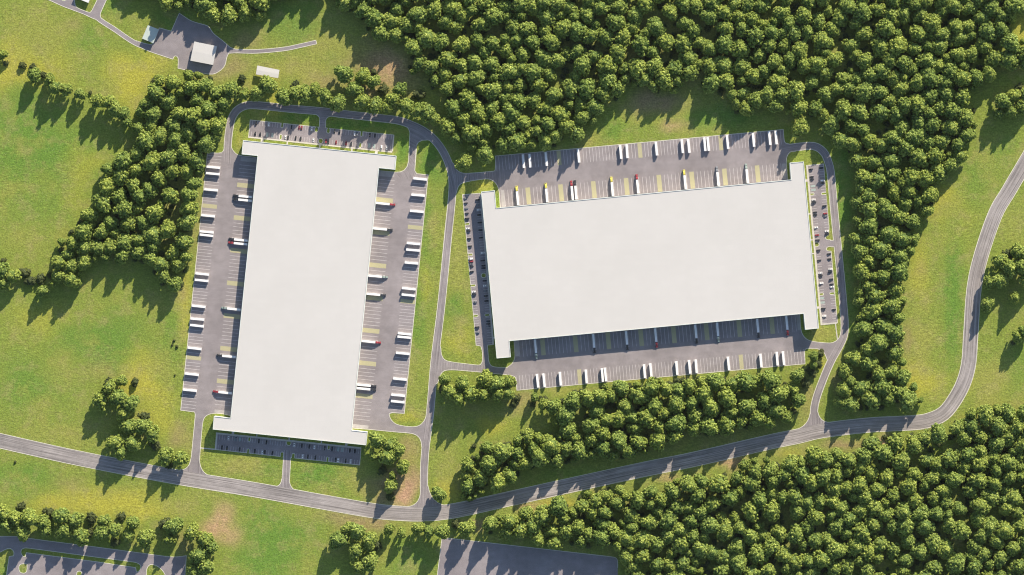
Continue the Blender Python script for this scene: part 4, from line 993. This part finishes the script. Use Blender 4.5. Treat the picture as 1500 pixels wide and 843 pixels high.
clusters = [ # where, group, ends by axis, trees (x,y,r[,'d'])
 ('in the hedge row above the upper-left meadow shadow', 'trees of the upper-left hedge row', 'x', [(3, 80, 8), (50, 110, 11), (72, 117, 9), (81, 128, 12), (97, 131, 10), (117, 138, 9), (143, 148, 12), (159, 149, 10), (168, 160, 12), (181, 167, 11), (186, 179, 8), (8, 93, 5, 'd'), (32, 96, 6, 'd'), (47, 98, 6, 'd'), (132, 136, 3.5, 'd'), (62, 110, 6, 'd')]),
 ('along the ring road above the left warehouse', 'trees along the upper ring road', 'x', [(392, 124, 14), (377, 136, 12), (415, 142, 13), (433, 136, 12), (447, 138, 13), (461, 131, 10), (477, 142, 12), (494, 151, 13), (503, 108, 14), (531, 112, 12), (546, 120, 11), (519, 131, 13), (531, 149, 14), (549, 155, 13), (566, 158, 11), (586, 131, 11), (575, 146, 12), (595, 156, 13), (612, 162, 11), (625, 165, 14), (636, 174, 10), (655, 186, 13), (668, 202, 10), (561, 131, 10, 'd'), (612, 139, 10, 'd'), (548, 106, 6, 'd'), (432, 124, 7, 'd'), (354, 116, 7, 'd')]),
 ('in the clump above the main road, lower left', 'trees of the lower-left clump', 'x', [(147, 587, 14), (173, 583, 14), (160, 568, 12), (190, 592, 14), (181, 606, 12), (188, 625, 13), (208, 625, 13), (170, 649, 14), (193, 650, 12), (223, 636, 13), (242, 669, 14), (264, 672, 12), (176, 663, 11), (158, 560, 7, 'd'), (197, 560, 7, 'd'), (210, 611, 9, 'd'), (226, 652, 10, 'd'), (247, 682, 7, 'd'), (178, 558, 9)]),
 ('in the belt above the lower-left car park', 'trees of the belt above the lower-left car park', 'x', [(5, 753, 13), (21, 760, 13), (43, 759, 14), (63, 766, 12), (67, 778, 10), (33, 781, 12), (90, 756, 13), (110, 763, 13), (93, 779, 13), (117, 786, 14), (153, 763, 10), (148, 780, 13), (167, 776, 11), (195, 766, 10), (188, 785, 10), (213, 789, 14), (254, 772, 14), (280, 780, 13), (300, 792, 14), (309, 802, 11), (291, 815, 14), (300, 830, 14), (283, 837, 12), (247, 791, 10), (30, 743, 8, 'd'), (72, 752, 10, 'd'), (133, 761, 10, 'd'), (177, 758, 8, 'd'), (240, 768, 10, 'd'), (168, 795, 8, 'd'), (8, 770, 12), (130, 780, 8, 'd')]),
 ('in the round clump under the main road, lower middle', 'trees of the lower middle clump', 'x', [(495, 792, 14), (522, 779, 14), (541, 793, 13), (522, 808, 14), (541, 824, 14), (526, 831, 11), (508, 776, 10), (552, 800, 9, 'd')]),
 ('in the row between main road and lower middle asphalt', 'trees in the row below the road junction', 'x', [(570, 776, 9), (588, 782, 8), (612, 775, 10), (628, 779, 9), (648, 779, 12), (683, 775, 13), (668, 769, 8, 'd')]),
 ("beside the left warehouse's lower right corner", "trees beside the left warehouse's lower right corner", 'y', [(552, 645, 13), (547, 669, 8), (572, 652, 12), (568, 669, 14), (583, 660, 11), (590, 684, 11), (572, 712, 11), (575, 697, 6), (572, 727, 8, 'd'), (560, 690, 8, 'd')]),
 ('beside the road junction or the meadow right of it', 'trees near the road junction', 'x', [(642, 724, 11), (694, 654, 4.5, 'd')]),
 ('in the clump right of the far right road', 'trees right of the far right road', 'y', [(1465, 381, 12), (1493, 369, 13), (1479, 393, 14), (1465, 411, 13), (1449, 414, 10), (1497, 392, 13), (1487, 436, 9), (1447, 446, 11), (1491, 494, 9), (1500, 487, 9), (1478, 372, 9, 'd'), (1485, 502, 5, 'd'), (1506, 410, 12)]),
 ('in the group at the right edge, above the bend', 'trees at the upper right edge', 'x', [(1470, 149, 13), (1485, 141, 12), (1498, 155, 13), (1481, 163, 11), (1463, 167, 9), (1507, 140, 13), (1493, 128, 7, 'd')]),
 ('between the right warehouse link road and its lower yard', 'trees of the small wood below the link road', 'x', [(651, 556, 9), (660, 575, 13), (678, 563, 12), (690, 578, 14), (710, 556, 13), (708, 578, 12), (727, 563, 14), (730, 578, 12), (745, 560, 11), (742, 576, 11), (672, 584, 11), (650, 571, 8, 'd'), (757, 584, 7, 'd'), (752, 592, 6, 'd')]),
 ('beside the shrubs at the lower yard right end', 'trees beside the lower yard', 'x', [(1168, 551, 11), (1192, 522, 8), (1192, 535, 6), (1202, 519, 7, 'd'), (1190, 545, 9, 'd'), (1180, 562, 9, 'd'), (1199, 533, 7, 'd')]),
 ('on the left side of the picture, at the field corner', 'trees at the left field corner', 'x', [(3, 397, 13), (17, 404, 13), (3, 414, 12), (33, 400, 10, 'd'), (5, 382, 5, 'd'), (44, 412, 9, 'd'), (58, 409, 9, 'd'), (62, 427, 10)]),
 ('standing alone below the wood, above the upper yard corner', 'lone trees by the upper yard', 'x', [(1173, 187, 14), (679, 238, 13)]),
]
solo = []   # all hand placed crowns, for spacing
n_ind = 0
trnd = random.Random(21)
for where, grp, ax, ts in clusters:
    for dk in (False, True):
        sub = [t_ for t_ in ts if (len(t_) == 4) == dk]
        sub.sort(key=lambda t_: t_[0] if ax == 'x' else t_[1])
        ends = ('left', 'right') if ax == 'x' else ('top', 'bottom')
        for i, t_ in enumerate(sub):
            o_, e_ = end_words(i, len(sub), ends)
            what = 'dark shrub' if dk else 'green tree'
            lab = f'{what}, {o_} from {e_}, {where}' if len(sub) > 1 else f'only {what} {where}'
            tree(t_[0], t_[1], t_[2], lab, dk, grp, trnd); n_ind += (not dk)
            solo.append(t_[:3])

woods = [
 ('upper wood', [(486, -30), (488, 10), (510, 24), (530, 32), (536, 58), (556, 66), (588, 62), (592, 88), (598, 110), (628, 112), (630, 132), (648, 150), (640, 165), (662, 178), (675, 190), (680, 210), (690, 225), (712, 243), (727, 226), (750, 224), (780, 221), (815, 221), (822, 207), (853, 208), (860, 190), (880, 175), (888, 152), (912, 150), (918, 132), (940, 128), (950, 135), (985, 142), (998, 135), (1000, 122), (1025, 122), (1028, 135), (1050, 138), (1068, 148), (1072, 168), (1095, 172), (1105, 162), (1125, 160), (1135, 172), (1160, 172), (1190, 175), (1196, 192), (1212, 196), (1220, 216), (1238, 220), (1245, 238), (1252, 262), (1250, 281), (1243, 300), (1247, 331), (1242, 361), (1247, 391), (1257, 414), (1243, 434), (1252, 455), (1253, 490), (1250, 512), (1233, 528), (1222, 555), (1217, 575), (1224, 597), (1240, 608), (1262, 603), (1295, 606), (1300, 597), (1320, 597), (1330, 607), (1353, 600), (1353, 585), (1342, 562), (1325, 521), (1325, 494), (1325, 471), (1330, 441), (1332, 391), (1343, 368), (1352, 341), (1365, 315), (1377, 300), (1372, 272), (1395, 262), (1415, 235), (1435, 190), (1438, 167), (1425, 147), (1430, 125), (1448, 127), (1465, 123), (1468, 105), (1488, 103), (1524, 102), (1526, 62), (1500, 56), (1490, 44), (1493, 22), (1502, 12), (1526, 8), (1526, -30)]),
 ('lower right wood', [(705, 760), (725, 752), (755, 750), (770, 740), (795, 742), (817, 728), (838, 735), (850, 718), (897, 708), (930, 713), (967, 710), (997, 697), (1027, 693), (1070, 692), (1080, 674), (1125, 667), (1162, 670), (1178, 655), (1202, 653), (1240, 660), (1250, 648), (1282, 638), (1300, 636), (1325, 638), (1330, 629), (1368, 627), (1402, 612), (1418, 600), (1445, 590), (1500, 590), (1530, 590), (1530, 870), (925, 870), (915, 840), (903, 812), (880, 800), (862, 806), (840, 800), (815, 806), (800, 812), (790, 800), (765, 795), (735, 792), (715, 785), (703, 775)]),
 ('middle wood', [(773, 577), (785, 571), (798, 575), (805, 584), (822, 575), (858, 566), (878, 561), (935, 557), (961, 553), (990, 553), (1020, 551), (1060, 548), (1092, 543), (1129, 543), (1147, 547), (1154, 560), (1176, 565), (1180, 590), (1173, 612), (1145, 627), (1117, 629), (1093, 633), (1073, 636), (1047, 644), (1010, 643), (990, 657), (950, 665), (910, 675), (850, 678), (797, 689), (772, 694), (755, 712), (740, 722), (715, 722), (692, 735), (668, 737), (664, 722), (672, 700), (673, 670), (690, 662), (708, 650), (720, 642), (742, 640), (752, 629), (790, 628), (812, 640), (808, 610), (798, 600), (778, 598)]),
 ('left wood', [(214, 130), (222, 112), (240, 106), (258, 108), (273, 103), (300, 103), (322, 115), (353, 120), (368, 130), (368, 147), (345, 148), (332, 160), (331, 185), (333, 200), (322, 213), (303, 226), (300, 265), (290, 281), (290, 321), (287, 354), (277, 391), (277, 414), (258, 428), (236, 420), (213, 398), (183, 388), (143, 382), (127, 400), (110, 425), (80, 425), (72, 418), (66, 404), (70, 383), (83, 370), (85, 348), (107, 331), (127, 301), (140, 281), (145, 262), (150, 243), (167, 227), (187, 220), (196, 200), (193, 183), (197, 167), (200, 153)]),
 ('upper left copse', [(228, -60), (228, 5), (250, 22), (270, 12), (290, 18), (303, 30), (345, 38), (352, 30), (365, 33), (392, 30), (395, 8), (415, 4), (440, -8), (470, -10), (488, 0), (488, -60)]),
]
def seg_dist(x, y, poly):
    best = (1e9, 0, None); s_ = 0
    for i in range(len(poly)):
        ax, ay = poly[i]; bx, by = poly[(i + 1) % len(poly)]; dx, dy = bx - ax, by - ay; L2 = dx * dx + dy * dy
        u = max(0, min(1, ((x - ax) * dx + (y - ay) * dy) / L2)); qx, qy = ax + u * dx, ay + u * dy
        d = math.hypot(x - qx, y - qy)
        if d < best[0]: best = (d, s_ + u * math.sqrt(L2), (x - qx, y - qy))
        s_ += math.sqrt(L2)
    return best
prnd = random.Random(33)
forest = []
grid = {}
def near(x, y, r, f):
    for i in range(int(x // 30) - 1, int(x // 30) + 2):
        for j in range(int(y // 30) - 1, int(y // 30) + 2):
            for (x2, y2, r2) in grid.get((i, j), ()):
                if math.hypot(x - x2, y - y2) < f * (r + r2): return True
    return False
def put(x, y, r): grid.setdefault((int(x // 30), int(y // 30)), []).append((x, y, r))
for s_ in solo: put(*s_)
for wn_, poly in woods:
    xs = [p[0] for p in poly]; ys = [p[1] for p in poly]
    area = (max(xs) - min(xs)) * (max(ys) - min(ys))
    PA = np.array(poly, float); PB = np.roll(PA, -1, axis=0); DD = PB - PA; LL = (DD ** 2).sum(1); CS = np.concatenate([[0], np.cumsum(np.sqrt(LL))[:-1]])
    for phase, (rlo, rhi, cnt, f) in enumerate(((11.5, 16, area / 20, .68), (8.5, 11.5, area / 22, .70), (5.0, 7.5, area / 70, .80))):
        q = np.array([(prnd.uniform(min(xs), max(xs)), prnd.uniform(min(ys), max(ys)), prnd.uniform(rlo, rhi)) for _ in range(int(cnt))])
        q = q[inpoly(q[:, 0], q[:, 1], poly)]
        rel = q[:, None, :2] - PA[None]; u = np.clip((rel * DD[None]).sum(2) / LL[None], 0, 1); dv = rel - u[..., None] * DD[None]; ds = np.sqrt((dv ** 2).sum(2)); bi = ds.argmin(1)
        for i, (x, y, r) in enumerate(q.tolist()):
            d = float(ds[i, bi[i]])
            if d < r * .82: continue
            gap = math.sin(x / 13.7 + 2.1 * math.sin(y / 23.0)) * math.sin(y / 12.1 + 1.7 * math.sin(x / 19.0)) + .35 * math.sin(x / 5.3 + y / 7.1)
            if d > 18 and gap > .27: continue
            if near(x, y, r, f): continue
            put(x, y, r); forest.append((x, y, r, wn_, d, float(CS[bi[i]] + u[i, bi[i]] * math.sqrt(LL[bi[i]])), tuple(dv[i, bi[i]])))
# individual trees: the ones that show largest, edge trees first
def inframe(f): return 2 < f[0] < 1498 and 2 < f[1] < 841
cand = sorted([f for f in forest if inframe(f)], key=lambda f: -(f[2] + (1.6 if f[4] < f[2] * 1.5 else 0)))
quota = 296 - n_ind
ind = cand[:quota]; indset = set(id(f) for f in ind)
rest = [f for f in forest if id(f) not in indset]
byw = {}
for f in ind:
    x, y, r, wn_, d, s_, nv = f
    if d < r * 1.5:
        side = ('left' if nv[0] > 0 else 'right') if abs(nv[0]) > abs(nv[1]) else ('top' if nv[1] > 0 else 'bottom')
        key = (wn_, f'at {side} edge of the {wn_}', 'y' if side in ('left', 'right') else 'x')
    else: key = (wn_, f'inside the {wn_}', 'x')
    byw.setdefault(key, []).append(f)
for (wn_, where, ax), fl in byw.items():
    fl.sort(key=lambda f: f[0] if ax == 'x' else f[1])
    ends = ('left', 'right') if ax == 'x' else ('top', 'bottom')
    for i, f in enumerate(fl):
        o_, e_ = end_words(i, len(fl), ends)
        tree(f[0], f[1], f[2], f'large green tree, {o_} from {e_}, {where}', False, f'large trees of the {wn_}', trnd)
# remaining wood as one stuff object: instances of the same crowns and trunks
def gn_scatter(name, items, meshes, tmesh, label, cat):
    me = bpy.data.meshes.new(name); me.from_pydata([i[0] for i in items], [], [])
    for nm_, ty_ in (('sc', 'FLOAT_VECTOR'), ('rz', 'FLOAT_VECTOR'), ('vi', 'INT')): me.attributes.new(nm_, ty_, 'POINT')
    me.attributes['sc'].data.foreach_set('vector', np.array([it[1] for it in items], np.float32).ravel())
    me.attributes['rz'].data.foreach_set('vector', np.array([(0, 0, it[2]) for it in items], np.float32).ravel())
    me.attributes['vi'].data.foreach_set('value', np.array([it[3] for it in items], np.int32))
    o = obj(name, me); tag(o, label, cat, kind='stuff')
    ng = bpy.data.node_groups.new(name, 'GeometryNodeTree')
    ng.interface.new_socket('Geometry', in_out='INPUT', socket_type='NodeSocketGeometry'); ng.interface.new_socket('Geometry', in_out='OUTPUT', socket_type='NodeSocketGeometry')
    gi = ng.nodes.new('NodeGroupInput'); go = ng.nodes.new('NodeGroupOutput'); j = ng.nodes.new('GeometryNodeJoinGeometry')
    def attr(nm, ty):
        n = ng.nodes.new('GeometryNodeInputNamedAttribute'); n.data_type = ty; n.inputs[0].default_value = nm
        return [s_ for s_ in n.outputs if s_.enabled and s_.name == 'Attribute'][0]
    sc_, rz_, vi_ = attr('sc', 'FLOAT_VECTOR'), attr('rz', 'FLOAT_VECTOR'), attr('vi', 'INT')
    def inst(src, sel=None):
        oi = ng.nodes.new('GeometryNodeObjectInfo'); oi.transform_space = 'ORIGINAL'; oi.inputs['Object'].default_value = src
        try: oi.inputs['As Instance'].default_value = True
        except Exception: pass
        ip = ng.nodes.new('GeometryNodeInstanceOnPoints'); ng.links.new(gi.outputs[0], ip.inputs['Points']); ng.links.new(oi.outputs['Geometry'], ip.inputs['Instance'])
        ng.links.new(sc_, ip.inputs['Scale']); ng.links.new(rz_, ip.inputs['Rotation'])
        if sel is not None:
            cmp_ = ng.nodes.new('FunctionNodeCompare'); cmp_.data_type = 'INT'; cmp_.operation = 'EQUAL'
            ins_ = [s_ for s_ in cmp_.inputs if s_.enabled]; ng.links.new(vi_, ins_[0]); ins_[1].default_value = sel
            ng.links.new(cmp_.outputs[0], ip.inputs['Selection'])
        ng.links.new(ip.outputs[0], j.inputs[0])
    for i, src in enumerate(meshes): inst(src, i)
    inst(tmesh)
    ng.links.new(j.outputs[0], go.inputs[0])
    mo = o.modifiers.new('scatter', 'NODES'); mo.node_group = ng
    return o
def find_obj(me): return next(o for o in col.objects if o.data == me)
items = []
for x, y, r, *_ in rest:
    s_ = r * S / 10; hs = (0.70 + 0.76 * s_) * prnd.uniform(.84, 1.1) * tallness(x, y)
    p = P(x, y, 10 * hs); items.append(((p.x, p.y, 0), (s_, s_, hs), prnd.uniform(0, 6.28), prnd.randrange(NV)))
for x0, x1, y0, y1, n_ in ((182, 232, -34, -16, 14), (400, 560, -58, -24, 16)):
    for _ in range(n_):
        p = P(prnd.uniform(x0, x1), prnd.uniform(y0, y1)); s_ = prnd.uniform(.9, 1.2); items.append(((p.x, p.y, 0), (s_, s_, s_), prnd.uniform(0, 6.28), prnd.randrange(NV)))
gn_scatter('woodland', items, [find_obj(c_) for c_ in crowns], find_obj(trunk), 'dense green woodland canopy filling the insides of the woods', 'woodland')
# undergrowth, its dark foliage colour standing in for shade between trees
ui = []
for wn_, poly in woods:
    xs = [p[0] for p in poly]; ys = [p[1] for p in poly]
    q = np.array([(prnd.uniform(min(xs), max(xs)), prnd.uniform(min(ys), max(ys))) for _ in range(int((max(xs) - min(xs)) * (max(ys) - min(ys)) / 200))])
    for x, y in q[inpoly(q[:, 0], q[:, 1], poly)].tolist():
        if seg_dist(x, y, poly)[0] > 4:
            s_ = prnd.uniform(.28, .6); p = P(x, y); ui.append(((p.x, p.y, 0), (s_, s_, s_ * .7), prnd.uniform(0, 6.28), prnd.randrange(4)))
gn_scatter('undergrowth', ui, [find_obj(c_) for c_ in dcrowns], find_obj(dtrunk), 'low undergrowth, coloured dark as shade between the trees of the woods', 'undergrowth')
# small shrubs on the left meadow
for i, (x, y, r, lab) in enumerate(((255, 499, 2.2, 'upper tiny shrub on grass left of the left truck yard'), (259, 508, 2.4, 'second tiny shrub on grass left of the left truck yard'), (252, 506, 1.8, 'third tiny shrub on grass left of the left truck yard'),
                                    (256, 550, 1.6, 'lowest tiny shrub on grass left of the left truck yard'), (22, 677, 2.2, 'tiny dark shrub on grass below the main road, far left'), (68, 797 - 127, 0, ''))):
    if r: tree(x, y, r, lab, True, 'tiny meadow shrubs', trnd)
print('individual trees', n_ind + len(ind), 'rest', len(items), 'undergrowth', len(ui), 'hand', n_ind)
